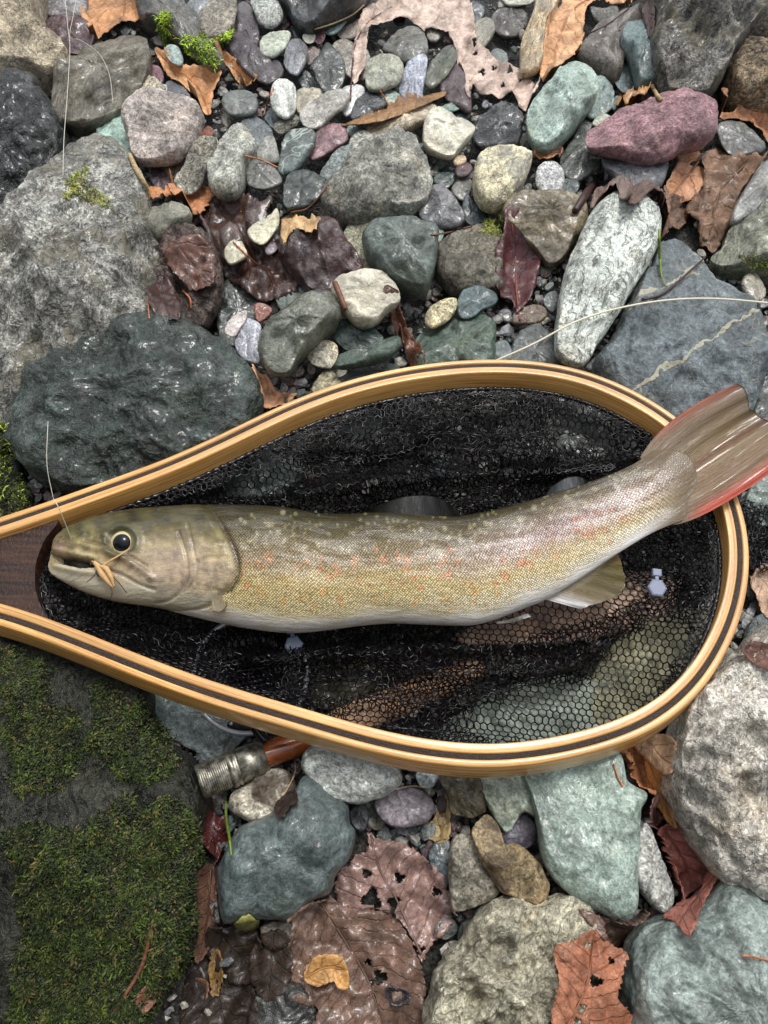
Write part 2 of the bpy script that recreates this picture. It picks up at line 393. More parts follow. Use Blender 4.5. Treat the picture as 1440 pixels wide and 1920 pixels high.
S('violet blue striped stone with a rusty top', 'band', 2, '989fb2', '749,178 746,160 756,133 767,116 787,104 801,109 799,140 794,168 788,192 760,192', facets=1)
S('olive green elongated stone leaning on maroon stone', 'band', 2, '60684f', '796,160 796,143 809,117 830,92 847,84 858,103 848,128 831,151 810,168')
S('brownish maroon stone under the curled leaf edge', 'plain', 1, '5f464d', '822,163 833,142 853,122 874,142 881,173 885,197 881,214 860,205 833,188')
S('white quartz chip beside the black pebble', 'quartz', 2, 'd8d9d6', '640,172 655,162 679,162 684,175 671,192 657,216 643,214')
S('black pebble lying half under the flat stick', 'wet', 2, '353d3f', '656,223 662,200 677,179 694,171 719,186 724,200 701,214 667,226')
S('pale mint chip under the flat brown stick', 'dry', 2, 'a0b4a8', '711,175 730,169 749,179 754,194 730,199 717,191')
S('grey green oval stone near the heart shaped leaf', 'plain', 2, '7a827d', '416,195 424,177 450,171 476,177 485,195 479,213 455,219 429,216')
S('whitish grey egg shaped stone beside an orange needle', 'band', 3, 'b0b4aa', '507,187 512,159 530,150 551,159 556,180 554,208 540,223 526,221 512,207')
S('tan stone half behind the smooth bean shaped stone', 'dry', 2, 'b5ad97', '552,198 557,172 580,167 604,169 617,184 592,207 565,218')
S('smooth grey tan bean shaped stone', 'plain', 3, 'aaa69b', '561,223 569,204 590,189 613,176 633,169 651,172 656,187 644,204 630,214 614,228 597,241 577,241', facets=1)
S('small rough olive stone below the egg shaped stone', 'rough', 2, '918f7c', '512,241 525,224 545,214 561,221 563,233 545,244 528,253')
S('small teal pebble beside the egg shaped stone', 'plain', 1, '667a80', '496,221 507,202 521,214 521,236 508,240')
S('slate blue stone behind the big oblong grey stone', 'plain', 1, '6e7a7f', '451,233 473,219 494,229 511,247 512,264 493,274 480,281 462,259')
S('big oblong grey green stone with pitted skin', 'speck', 3, '999c8f', '392,321 409,282 427,252 447,240 468,249 481,273 481,294 463,316 458,351 437,373 410,371 392,350', h=.015, p=2.8)
S('grey stone wedged between oblong and teal angular stones', 'plain', 1, '8d8e85', '481,286 495,261 513,257 521,280 524,306 500,309 484,301')
S('wet dark grey stone crossed by an orange needle', 'wet', 3, '7a7c73', '459,320 466,302 487,299 511,309 524,327 529,344 510,354 487,356 466,348')
S('teal grey angular stone beside the pink red stone', 'net', 3, '62736f', '521,324 526,293 532,262 547,247 577,242 593,251 588,278 574,301 560,318 540,328', facets=2)
S('pink red blocky stone beside teal angular stone', 'plain', 2, 'a06f75', '579,298 586,273 596,242 613,236 641,234 653,253 649,268 628,281 607,294 590,301', p=3)
S('creamy white veined stone beside the pink red stone', 'crack', 2, 'c9cab9', '654,267 666,252 683,246 698,256 709,267 701,284 673,289 659,281')
S('small sea green pebble above the creamy veined stone', 'plain', 1, '8fa4a0', '649,245 660,234 676,237 677,251 662,260')
S('speckled teal grey stone beside the large olive boulder', 'speck', 2, '7b8784', '599,331 612,307 632,282 657,272 668,290 644,314 628,334 612,341')
S('dark bottle green angular stone above maroon wet boulder', 'wet', 3, '384a44', '532,391 532,352 542,326 573,319 601,332 615,343 601,374 577,391 549,396', facets=2)
S('large olive grey boulder with a pale eroded side', 'speck', 2, '8d8d80', '604,386 609,364 639,334 659,309 689,284 730,267 771,261 786,284 801,309 809,346 796,381 761,401 726,407 701,421 660,427 624,413', h=.026, p=3, facets=2, rough=.09)
S('long tan stone lying along the flat stick', 'band', 2, 'a9997c', '687,248 692,229 720,216 750,207 773,196 800,194 819,199 814,214 793,231 760,248 720,261 696,258', h=.008)
S('cream quartz crystal with chipped glassy faces', 'quartz', 3, 'd9d4bb', '792,264 794,240 802,219 830,212 850,224 878,226 891,240 881,261 861,278 847,291 820,286 799,278', facets=5, h=.015)
S('black crinkled stone beside the cream quartz', 'roughwet', 1, '454b4e', '884,266 892,233 917,206 943,189 964,196 981,220 978,248 968,275 933,283 902,282', rough=.1)
S('cream yellow rounded stone with grey patch', 'yellow', 3, 'd0c69d', '886,351 889,320 902,292 927,277 950,276 981,286 996,300 991,324 978,354 961,378 933,393 906,388 891,371', h=.018, p=2.8, facets=1)
S('light grey round pebble beside cream yellow stone', 'speck', 2, 'a5a6a6', '1003,340 1009,314 1028,304 1049,311 1058,335 1054,358 1035,371 1014,363', facets=1)
S('pale teal oblong boulder marked with swirling white lines', 'net', 3, '93ab9f', '986,234 991,207 1006,186 1033,162 1060,136 1080,126 1104,132 1118,153 1119,181 1108,201 1091,221 1078,241 1054,264 1033,278 1012,278 996,261', h=.022, p=3)
S('broken teal stone behind the pale teal oblong', 'net', 2, '839b95', '1115,147 1133,146 1151,170 1148,201 1130,218 1110,224 1099,214 1113,187', facets=3)
S('small sage pebble above tip of red stone', 'dry', 2, 'a9b19b', '1111,236 1117,221 1132,214 1147,222 1141,237')
S('dark green wet rock below the pale teal oblong', 'wet', 1, '586459', '1049,301 1066,273 1082,243 1096,219 1112,226 1108,253 1121,280 1134,284 1130,311 1101,334 1077,345 1056,331')
S('large dusty red tongue shaped stone', 'pitted', 4, 'a3747a', '1098,256 1108,241 1132,230 1165,213 1207,199 1243,188 1273,181 1307,185 1333,200 1342,222 1341,248 1327,268 1304,276 1284,279 1257,293 1223,301 1190,298 1159,290 1123,282 1103,275', h=.019, p=2.6, facets=1)
S('slate grey stone beneath the dusty red stone', 'plain', 2, '6a6e73', '1131,282 1184,290 1246,292 1249,329 1235,354 1207,366 1178,360 1156,334 1132,315')
S('dark teal pebble next to light grey round pebble', 'wet', 1, '566a68', '1041,363 1049,344 1065,334 1086,344 1081,363 1060,372')
S('dark grey wedge stone beside end of red stone', 'plain', 2, '7b7e7b', '1340,239 1356,230 1387,232 1410,246 1434,275 1427,287 1379,292 1358,279 1345,258', facets=2)
S('massive dark grey weathered boulder above the red stone', 'roughpatch', 4, '827f78', '1229,-50 1490,-50 1490,40 1422,55 1402,65 1387,90 1370,106 1356,140 1336,159 1321,183 1290,185 1256,176 1239,157 1222,119 1224,69 1231,28', h=.05, rough=.13, facets=2, ridge=.3, cuts=((1300,60,-.5,.9,.5),(1350,60,1,.4,1.0)))
S('rusty tan boulder beside the massive weathered boulder', 'rough', 2, '96805d', '1353,137 1372,107 1407,94 1490,100 1490,215 1440,207 1400,201 1374,191 1359,166', h=.03, rough=.1)
S('grey green stone between weathered and rusty boulders', 'rough', 1, '5d6a66', '1408,72 1425,50 1490,45 1490,112 1440,107 1416,96')
S('blocky teal stone split by a sharp edge', 'plain', 4, '738e8f', '1167,56 1184,43 1218,41 1230,50 1224,83 1222,117 1233,150 1222,162 1198,162 1189,139 1178,106 1165,81', facets=3, p=3.5, h=.013)
S('small teal disc leaning against the blocky teal stone', 'band', 2, '758b8e', '1152,150 1159,127 1177,116 1191,130 1196,156 1185,169 1168,174')
S('smooth brownish grey boulder beside the orange tan leaf', 'plain', 1, '80786e', '1074,126 1094,92 1110,60 1148,40 1171,29 1203,26 1212,42 1195,60 1180,80 1182,111 1165,131 1157,158 1123,148', h=.022)
S('grey pebble beneath the orange tan leaf edge', 'speck', 2, '727369', '1107,14 1130,18 1156,13 1158,36 1140,48 1117,41')
S('finger shaped tan stone beside the orange tan leaf', 'band', 2, 'ab956b', '974,131 976,83 986,60 999,27 1012,-25 1052,-25 1041,20 1024,50 1018,94 1014,128 1000,141 982,143', h=.014)
S('dark brown stone behind the finger shaped stone', 'wet', 0, '544b42', '919,40 933,19 960,12 984,22 989,48 978,68 957,74 932,68')
S('dark blue pebble under the curled leaf', 'wet', 0, '4a525c', '859,20 885,4 906,11 909,31 890,43 867,36')
S('dull olive pebble edging the curled leaf', 'plain', 1, '948f7a', '889,50 905,34 923,37 928,60 916,81 900,94 892,81')
S('small grey green pebble near the finger stone', 'plain', 0, '727f7b', '917,105 930,91 946,97 953,116 940,126 924,121')
S('white stone cut off above the dark brown stone', 'dry', 1, 'bebfab', '936,-18 1006,-18 1001,2 975,11 949,9')
S('small pinkish grey pebble by the golden leaf', 'plain', 2, '9a8888', '1202,187 1212,174 1225,181 1226,196 1210,202')
S('small teal pebble beside the golden leaf', 'plain', 1, '6e8382', '1141,196 1155,181 1171,184 1169,206 1150,209')
S('tiny tan pebble below the cream quartz', 'dry', 2, 'c5ab83', '850,301 860,290 872,293 874,304 862,312 852,310')
S('small round maroon pebble below the tan pebble', 'plain', 2, '724d55', '852,322 862,308 880,306 886,318 876,331 860,334')
S('thin sea green shard above the cream quartz', 'plain', 1, '809e94', '814,212 830,199 861,193 862,204 840,212')
S('dark teal pebble between quartz and maroon stone', 'wet', 0, '51615f', '843,220 852,208 872,207 882,220 866,229 848,228')
S('wet grey angular stone beside the cream yellow stone', 'wet', 2, '6a6b70', '784,396 794,369 815,349 836,354 861,385 873,411 861,426 830,432 799,421', facets=3)
S('dark blue green stone below the cream yellow stone', 'wet', 1, '50656a', '866,386 875,364 891,385 914,402 907,416 885,422 871,411')
S('small grey brown stone beside wet grey angular stone', 'plain', 1, '828077', '846,356 859,337 881,334 886,351 871,377 854,371')
S('dark teal flat stone above wet grey angular stone', 'wet', 1, '435c59', '811,340 821,325 846,324 857,335 841,352 824,352')
# --- middle band above the net
S('olive brown wet boulder beside maroon curled leaf', 'wet', 2, '8c7d5c', '939,398 959,376 987,371 1033,369 1074,374 1098,400 1096,431 1074,461 1054,488 1030,494 1006,471 972,438 949,421', h=.02, p=2.8)
S('dark grey brown boulder with wet grain beside green angular stone', 'speck', 1, '77725f', '816,494 822,463 849,439 887,422 921,416 937,447 943,493 943,540 912,552 860,555 832,538 817,518', h=.018, p=2.8)
S('big chalky pale green oblong boulder with dark cracks', 'crack', 4, 'c9d1c5', '1040,628 1043,596 1050,549 1061,504 1075,471 1095,428 1108,403 1134,381 1165,371 1196,374 1219,390 1233,412 1234,449 1222,486 1202,517 1180,553 1160,589 1135,628 1116,653 1102,680 1082,687 1056,675 1042,658', h=.026, p=2.6, facets=1)
S('big blue grey boulder crossed by pale quartz veins', 'veined', 1, '717f84', '1236,466 1252,453 1276,459 1301,481 1318,503 1334,523 1359,537 1387,562 1410,590 1424,627 1434,663 1431,700 1416,740 1396,790 1340,830 1260,830 1180,790 1120,720 1105,690 1140,650 1165,590 1200,530 1225,490', h=.034, p=2.7, facets=2, rough=.08, name='boulder')
S('olive green layered boulder below the crumpled brown leaf', 'band', 1, '80846c', '1333,483 1353,466 1364,437 1389,415 1409,390 1490,330 1490,570 1440,527 1400,517 1349,506', h=.025, facets=2)
S('grey slab resting on the olive layered boulder', 'plain', 3, '8f918d', '1371,421 1374,395 1399,350 1429,310 1490,295 1490,350 1432,386 1401,411', h=.012)
S('tan pebble on the gravel beside the quartz veined boulder', 'band', 2, 'a29984', '1389,535 1394,519 1410,511 1426,524 1436,545 1431,561 1415,569 1399,556')
S('shiny dark grey stone touching the net hoop', 'wet', 2, '777f7d', '1096,691 1110,675 1140,658 1165,646 1190,668 1198,700 1190,731 1160,726 1120,706')
S('dull grey stone behind the hoop under pale line', 'plain', 1, '6d7573', '959,651 972,626 1000,609 1021,619 1041,643 1052,692 960,696')
S('dark teal lumpy stone beside the yellow tan pebble', 'plain', 3, '547072', '857,586 861,554 880,539 905,539 931,554 929,571 905,581 890,593 869,599')
S('yellow tan pebble beside the dark teal stone', 'speck', 3, 'b1a578', '796,601 804,579 825,565 853,560 858,573 846,596 820,614 804,615', facets=1)
S('glossy brown pebble below the maroon curled leaf', 'wet', 2, '84694a', '959,598 969,582 1000,572 1021,576 1026,593 1010,606 985,609 964,608')
S('mossy green flat rock touching the hoop', 'plain', 1, '647d6b', '778,642 799,619 825,604 855,591 891,591 926,607 929,641 920,690 860,702 785,700', h=.014, facets=1)
S('small grey pebble beside the pale green oblong', 'plain', 1, '6c7473', '1019,570 1024,552 1043,547 1046,571 1035,587')
S('small teal pebble where the pale line meets hoop', 'plain', 2, '768384', '919,661 929,644 945,639 958,652 957,675 928,678')
S('grey green angular boulder with a flat wet top', 'plain', 4, '67776e', '681,447 699,431 720,429 767,426 804,436 821,450 818,488 809,528 797,548 760,538 726,524 699,498 682,470', h=.02, p=4.2, facets=0, cuts=((720,500,-.35,1,.7),(760,440,0,-1,.35)))
S('light green stone behind the flat topped angular boulder', 'plain', 2, '90ac9b', '719,424 736,406 760,397 784,409 811,426 832,432 825,455 803,447 733,437')
S('mottled olive stone curving around the angular boulder', 'speck', 3, '969576', '642,440 656,419 683,414 708,422 692,443 687,467 702,495 717,520 690,517 662,478 646,457')
S('dark maroon brown wet boulder under a torn leaf', 'wet', 2, '522f30', '526,458 558,440 600,418 634,426 654,460 675,493 680,521 642,529 622,556 587,556 565,540 541,511 527,484', h=.02, facets=2)
S('cream quartz stone with a broken flat face', 'quartz', 4, 'cbc4aa', '621,553 632,529 653,524 683,516 710,516 731,526 748,550 749,568 728,581 711,601 690,611 666,608 646,588 629,574', h=.014, p=3.6, facets=2)
S('olive green oblong stone with a wet bluish end', 'wet', 4, '757a67', '486,661 489,636 509,609 540,586 573,562 600,554 624,559 639,583 634,608 611,624 584,651 558,678 541,701 510,702 492,684', h=.018, p=3, facets=1)
S('dark sea green wedge stone below cream quartz', 'wet', 2, '436058', '616,624 629,606 653,599 694,612 718,633 718,648 700,656 660,660 632,644', facets=2)
S('green blade shaped stone pointing along the hoop', 'plain', 4, '5a7766', '629,681 639,666 680,657 710,652 727,636 748,634 754,647 741,664 714,678 667,688 632,691', h=.007)
S('dark green flat stone touching the light hoop', 'wet', 2, '404e49', '632,716 658,697 700,684 741,682 748,697 702,722 650,730')
S('small tan lumpy stone above the hoop', 'speck', 3, 'b0a991', '574,667 586,652 607,639 631,646 633,667 621,689 600,689 582,681')
S('tan triangular stone pressed against the hoop', 'speck', 2, '9d946f', '583,735 599,706 617,692 639,717 645,738 600,752')
S('silvery splintered shale piece beside the dark green boulder', 'band', 3, '9194a0', '441,654 444,623 454,599 480,602 491,617 486,650 487,682 456,676', facets=2)
S('pinkish white flake on top of the shale', 'dry', 4, 'bbb0aa', '421,621 429,602 445,589 461,581 463,596 451,616 440,631 427,629')
S('grey green stone beside the maroon wet boulder', 'plain', 2, '7a8980', '516,560 519,539 540,531 564,536 571,553 551,574 530,585')
S('orange red chip above the olive oblong stone', 'wet', 2, 'ad5d3c', '476,575 490,569 511,580 501,596 484,605')
S('broken cream shard lying in wet brown litter', 'quartz', 4, 'cdc8a4', '464,434 482,419 510,402 521,391 524,417 514,438 493,459 472,451', facets=1)
S('cream pitted pebble beside the green stem', 'quartz', 4, 'bcb693', '420,476 429,456 448,449 461,467 463,481 445,493 429,496')
S('mauve oval pebble beside the broken cream shard', 'plain', 3, '8f7f88', '496,466 504,446 520,440 526,455 516,473 502,479')
S('flat grey stone perched by the torn orange leaf', 'dry', 5, '95937f', '271,414 276,397 300,391 337,389 356,396 359,409 334,428 300,449 282,441', h=.012)
S('pinkish brown rough rock in wet litter', 'rough', 2, '80695d', '292,460 320,442 367,441 394,452 411,490 421,540 408,574 384,609 343,602 326,574 299,534', h=.024, rough=.14, facets=2)
S('huge rough grey boulder with a patch of moss', 'roughpatch', 3, '96958b', '-60,570 0,500 30,440 60,390 100,350 130,310 165,284 200,279 240,298 270,340 282,400 292,450 301,520 302,580 292,615 250,660 200,690 130,720 60,780 30,810 -60,820', h=.05, rough=.09, facets=3, ridge=.2, cuts=((225,400,1,-.12,1.5),(120,640,.3,1,.8)))
S('huge dark green wet boulder behind the hoop', 'roughwet', 3, '3d5048', '19,816 34,760 59,714 109,669 170,639 230,619 280,597 330,601 380,619 421,649 456,690 481,720 487,760 474,800 410,850 310,893 235,915 170,925 110,918 59,892 29,851', h=.036, p=2.5, facets=1, rough=.10, ridge=.15, cuts=((250,790,.15,1,.5),))
S('mossy dark rock beside the huge green boulder', 'rough', 0, '555a4a', '-60,750 12,765 20,830 45,890 64,945 40,985 -60,1000')
S('dark grey green stone under the shale piece', 'wet', 0, '525c56', '408,560 440,518 472,543 503,560 498,602 460,645 440,655 412,642')
S('maroon pebble beside the torn orange leaf', 'wet', 1, '634a53', '281,312 297,309 318,336 325,358 300,357 282,341')
S('rough grey elongated stone pitted with holes', 'rough', 3, '95917f', '326,341 346,310 366,266 393,256 408,266 401,294 388,321 374,354 353,366 332,354')
S('small tan pebble under the pitted elongated stone', 'speck', 1, '8f846c', '309,321 317,302 335,296 342,312 329,335 314,335')
S('orange brick chip beside the pinkish beige stone', 'dry', 3, 'b06542', '373,258 390,237 402,250 385,263')
S('dark purple grey stone under the mint stone', 'plain', 0, '514b4f', '140,292 160,264 185,239 200,262 235,285 248,303 205,300 165,300')
# --- below the net
S('blue grey smooth stone under the fishing reel', 'plain', 0, '82928f', '272,1285 281,1340 299,1368 333,1392 373,1412 397,1426 430,1412 470,1382 520,1370 520,1325 420,1300 330,1280', h=.012)
S('cream and brown speckled stone below the reel seat', 'mottled', 1, 'b3aa93', '430,1505 440,1482 471,1462 493,1448 521,1440 542,1448 555,1474 560,1500 550,1528 527,1545 493,1550 476,1545 456,1534 437,1523', h=.013, p=3, facets=1)
S('large smooth blue green boulder below the reel seat', 'plain', 2, '677a78', '412,1630 423,1601 437,1573 454,1548 500,1528 549,1490 571,1454 596,1462 628,1490 653,1508 656,1541 666,1558 665,1581 654,1612 630,1640 619,1674 583,1690 553,1715 532,1724 485,1721 438,1729 419,1724 412,1680', h=.026, p=2.5, rough=.03, facets=0)
S('pale grey stone with dark streaks under the hoop', 'band', 3, 'adb3ac', '566,1432 585,1400 640,1392 700,1408 743,1440 753,1466 732,1487 696,1502 664,1508 622,1494 586,1467', h=.015, facets=1)
S('dusty mauve rounded stone beside the dry leaf', 'plain', 2, '857a82', '702,1503 722,1484 750,1475 782,1479 809,1497 813,1521 801,1541 765,1551 734,1549 711,1531', facets=1)
S('small dark grey pebble beside the blue green boulder', 'plain', 1, '5a5d64', '655,1530 664,1511 685,1509 693,1530 684,1556 666,1553')
S('small pale blue stone touching the hoop', 'plain', 1, 'aebcbe', '781,1448 822,1446 816,1471 800,1479 787,1473')
S('olive brown ribbed stone below the hoop', 'band', 2, '786d50', '824,1448 897,1448 911,1507 905,1526 883,1534 860,1529 845,1523 839,1495', h=.012)
S('pale green pointed stone below the hoop', 'plain', 3, '95a38f', '890,1445 985,1432 1001,1492 1004,1531 980,1524 953,1558 937,1551 918,1520 906,1492', h=.01)
S('big smooth green slab below the hoop', 'plain', 4, '93a99b', '987,1440 1060,1412 1150,1405 1173,1464 1207,1486 1197,1516 1195,1541 1192,1583 1192,1645 1191,1701 1173,1719 1149,1722 1121,1710 1083,1691 1065,1676 1031,1640 1013,1600 1007,1553 995,1492', h=.017, p=3, rough=.03, facets=1)
S('brown and gold mottled stone beside the green slab', 'mottled', 4, '9c8354', '885,1560 900,1534 916,1526 936,1553 939,1580 972,1583 1009,1617 1029,1660 1026,1682 1008,1696 980,1688 946,1676 930,1661 912,1633 900,1615 889,1583', h=.01)
S('violet grey stone behind the gold mottled stone', 'plain', 2, '736d80', '934,1571 944,1549 960,1544 981,1526 1001,1545 1005,1571 986,1592 949,1585')
S('olive tan tapered stone beside the gold mottled stone', 'speck', 2, '98917a', '840,1633 845,1583 854,1564 880,1564 893,1583 905,1618 923,1643 936,1667 923,1685 892,1698 861,1707 846,1701', h=.013)
S('dark teal stone beside the pinkish torn leaf', 'wet', 1, '586a70', '803,1600 820,1576 844,1578 845,1632 836,1664 813,1642')
S('whitish grey flat stone leaning on the green slab', 'speck', 2, 'a3a59f', '1190,1535 1215,1549 1236,1602 1255,1651 1261,1683 1248,1711 1225,1702 1188,1652 1184,1587', h=.01)
S('massive whitish rough boulder beside the hoop', 'chalk', 3, 'cfc9bb', '1256,1392 1288,1300 1338,1256 1380,1220 1490,1190 1490,1710 1440,1687 1390,1667 1344,1642 1308,1592 1283,1552 1260,1502 1249,1452', h=.045, rough=.14, facets=1, ridge=.3, cuts=((1330,1500,-1,.45,1.1),))
S('pale lumpy eroded boulder beside the torn leaves', 'chalk', 2, 'b8b194', '815,1975 812,1850 833,1798 868,1763 903,1708 950,1683 1000,1688 1060,1678 1093,1698 1103,1740 1090,1770 1090,1850 1085,1975', h=.035, rough=.16, ridge=.35)
S('huge blue grey boulder with bright and dark faces', 'plain', 1, '86968f', '1150,1980 1165,1900 1172,1790 1208,1738 1290,1698 1346,1648 1400,1668 1490,1695 1490,1980', h=.045, facets=2, p=2.6, rough=.08, cuts=((1290,1790,-1,-.75,.9),))
S('dark stone under the torn brown leaf', 'wet', 0, '4a4d48', '470,1905 495,1848 560,1838 592,1880 582,1960 480,1960')
S('small grey green pebble by the pinkish torn leaf', 'plain', 1, '6e7773', '813,1746 829,1721 851,1724 857,1746 835,1762')
S('dark pebble beside the pale lumpy boulder', 'wet', 0, '4b504f', '857,1762 868,1724 901,1719 907,1746 880,1783')
MOSSROCK = S('large mossy boulder below the net handle with shade in its colour', 'rough', 1, '363829', '-70,1185 60,1196 140,1226 280,1286 290,1360 330,1402 372,1432 388,1500 374,1600 364,1700 356,1780 330,1840 300,1900 290,1985 -70,1985', h=.03, rough=.1, facets=1, ridge=.2)  # boulder colour lowered to hold the shade of this corner
S('tan pebble under the blue green boulder', 'plain', 1, '82786a', '488,1742 505,1728 535,1724 552,1740 540,1770 505,1775')
S('dark teal stone beside the hoop and orange leaf scraps', 'wet', 1, '5f6f6f', '1393,1212 1408,1164 1440,1148 1490,1145 1490,1235 1420,1243')
S('pale grey stone beside the far end of hoop', 'plain', 1, '8e9496', '1410,1082 1438,1058 1490,1055 1490,1112 1430,1124')
S('pale green stone under the lower tail lobe', 'plain', 2, '84968f', '1395,965 1416,900 1490,880 1490,975 1430,985')
S('dark green stone under the upper tail lobe', 'wet', 1, '505955', '1410,800 1424,716 1490,695 1490,830 1440,835')
# --- seen through the net
S('peach coloured flat stone showing through the net mesh', 'dry', 0, 'd6ae8d', '850,1200 950,1150 1050,1105 1150,1075 1250,1085 1255,1150 1150,1190 1000,1210', h=.012)
S('pale yellow green stone showing through the net mesh', 'dry', 0, 'a8a57c', '1085,1335 1125,1240 1200,1165 1310,1145 1345,1225 1270,1335 1160,1380', h=.012)
S('pale sage stone showing through the net mesh', 'dry', 0, '8c9a8a', '760,1440 850,1345 960,1285 1085,1268 1150,1325 1145,1400 1000,1445 880,1450', h=.011)
S('grey green stone behind netting near the fish head', 'plain', 0, '55665c', '420,930 450,880 520,845 570,870 560,910 500,945', h=.014)
S('olive stone showing faintly below the fish belly', 'plain', 0, '5c5c3c', '580,1320 600,1260 680,1235 730,1260 700,1310 640,1330', h=.01)
S('grey stone behind netting below the light hoop', 'plain', 0, '333a38', '630,840 660,780 740,740 820,760 830,810 740,850', h=.014)
S('grey olive stone behind netting near the tail', 'plain', 0, '454c44', '930,850 970,780 1080,760 1180,800 1180,860 1080,890 980,880', h=.014)

# --- smaller countable pebbles filling the gaps
def free(px, py, m):
    for O in COVER:
        if abs(px - O[:, 0].mean()) > np.ptp(O[:, 0]) * .6 + m or abs(py - O[:, 1].mean()) > np.ptp(O[:, 1]) * .6 + m: continue
        if inpoly(np.array([px]), np.array([py]), O)[0]: return False
        if np.hypot(O[:, 0] - px, O[:, 1] - py).min() < m: return False
    return True
NETZONE = pts('60,1000 400,830 700,700 960,680 1230,760 1400,960 1390,1150 1240,1350 950,1440 650,1390 300,1270 60,1170')
palette = ['6b7477', '8a8a80', '4e5b58', '9a9484', '5c464d', '7d8a84', '3f4a4a', 'a39c8c', '6f6a5a', '8f8f96', '566a66', '7a5a55', 'b5b09e']
CW = dict(zip(palette, ['slate grey', 'light grey', 'dark green', 'tan grey', 'maroon', 'sage grey', 'blackish', 'beige', 'olive', 'lavender grey', 'teal', 'reddish brown', 'cream']))
KW = {'plain': 'smooth', 'wet': 'shiny', 'speck': 'speckled', 'band': 'striped'}
HEADS = [(o['label'], PROJ(np.array(o.location))) for o in COL.objects if o.get('label')]
USED = set()
def head_of(px, py, nth=0):
    l = sorted(HEADS, key=lambda t: math.hypot(t[1][0] - px, t[1][1] - py))[nth][0].split(); k = []
    for wd_ in l:
        if wd_ in ('beside', 'below', 'under', 'above', 'behind', 'with', 'lying', 'touching', 'between', 'near', 'poking', 'tucked', 'on', 'in', 'standing', 'cut', 'leaning', 'carrying', 'marked', 'next', 'by', 'half', 'bent', 'pointing', 'wedged', 'crossed', 'edging', 'split', 'showing', 'resting', 'curving', 'pressed', 'beneath', 'where', 'pitted', 'perched', 'along', 'crossing', 'rising'): break
        k.append(wd_)
    return ' '.join(k[:6])
cnt = 0; tries = 0; placed = []
while cnt < 150 and tries < 12000:
    tries += 1
    px, py = RNG.uniform(5, 1435), RNG.uniform(5, 1915)
    if (py > 1400 and px < 420) or (py > 1560 and 300 < px < 830): continue
    if inpoly(np.array([px]), np.array([py]), NETZONE)[0]: continue
    r = RNG.uniform(8, 15)
    if not free(px, py, r * .45): continue
    if any(math.hypot(px - a, py - c_) < (r + q) * .85 for a, c_, q in placed): continue
    placed.append((px, py, r))
    k = RNG.integers(6, 9); a0 = RNG.uniform(0, 6.28); el = RNG.uniform(.55, 1)
    th = np.arange(k) / k * 2 * math.pi
    q = np.stack([r * np.cos(th), r * el * np.sin(th)], -1) * RNG.uniform(.82, 1.12, (k, 1))
    R2 = np.array([[math.cos(a0), -math.sin(a0)], [math.sin(a0), math.cos(a0)]])
    kd, pc = ['plain', 'wet', 'speck', 'band'][RNG.integers(4)], palette[RNG.integers(len(palette))]
    lb = f'small {KW[kd]} {CW[pc]} pebble in a gap by the {head_of(px, py)}'
    for nth in (1, 2, 3):
        if lb in USED: lb = f'small {KW[kd]} {CW[pc]} pebble in a gap by the {head_of(px, py, nth)}'
    USED.add(lb)
    S(lb, kd, .4, pc,
      q @ R2.T + [px, py], name='pebble', cover=False, seed=500 + cnt, group='small pebbles in the gaps', facets=int(RNG.integers(0, 2)))
    cnt += 1

# --- gravel too fine to count
def ico():
    t = (1 + 5 ** .5) / 2
    v = np.array([(-1, t, 0), (1, t, 0), (-1, -t, 0), (1, -t, 0), (0, -1, t), (0, 1, t), (0, -1, -t), (0, 1, -t), (t, 0, -1), (t, 0, 1), (-t, 0, -1), (-t, 0, 1)], float)
    v /= np.linalg.norm(v[0])
    f = [(0, 11, 5), (0, 5, 1), (0, 1, 7), (0, 7, 10), (0, 10, 11), (1, 5, 9), (5, 11, 4), (11, 10, 2), (10, 7, 6), (7, 1, 8), (3, 9, 4), (3, 4, 2), (3, 2, 6), (3, 6, 8), (3, 8, 9), (4, 9, 5), (2, 4, 11), (6, 2, 10), (8, 6, 7), (9, 8, 1)]
    V = [tuple(x) for x in v]; mid = {}
    def m(a, b_):
        k = (min(a, b_), max(a, b_))
        if k not in mid:
            p = (np.array(V[a]) + np.array(V[b_])) / 2; V.append(tuple(p / np.linalg.norm(p))); mid[k] = len(V) - 1
        return mid[k]
    g2 = []
    for a, b_, c_ in f:
        x, y, z = m(a, b_), m(b_, c_), m(c_, a); g2 += [(a, x, z), (b_, y, x), (c_, z, y), (x, y, z)]
    return np.array(V), np.array(g2)
IV, IF = ico(); IV, IF = IV[:12], np.array([(0, 11, 5), (0, 5, 1), (0, 1, 7), (0, 7, 10), (0, 10, 11), (1, 5, 9), (5, 11, 4), (11, 10, 2), (10, 7, 6), (7, 1, 8), (3, 9, 4), (3, 4, 2), (3, 2, 6), (3, 6, 8), (3, 8, 9), (4, 9, 5), (2, 4, 11), (6, 2, 10), (8, 6, 7), (9, 8, 1)])
b = NB('gravel_mixed')
at = b.n('ShaderNodeAttribute', attribute_name='Col').outputs['Color']; tc = b.n('ShaderNodeTexCoord').outputs['Object']
n2 = b.noise(tc, 500, 4, .65); GRAV = b.fin(b.scale(at, b.ramp(n2, .3, .7, .55, 1.4)), b.ramp(b.noise(tc, 60), .4, .6, .18, .5), b.bump(n2, .001, .8))
gpx, gpy = RNG.uniform(-260, 1700, 52000), RNG.uniform(-200, 2150, 52000)
keep = np.ones(len(gpx), bool)
for O in COVER:
    bx = (gpx > O[:, 0].min()) & (gpx < O[:, 0].max()) & (gpy > O[:, 1].min()) & (gpy < O[:, 1].max()) & keep
    i_ = np.where(bx)[0]; keep[i_[inpoly(gpx[i_], gpy[i_], O)]] = False
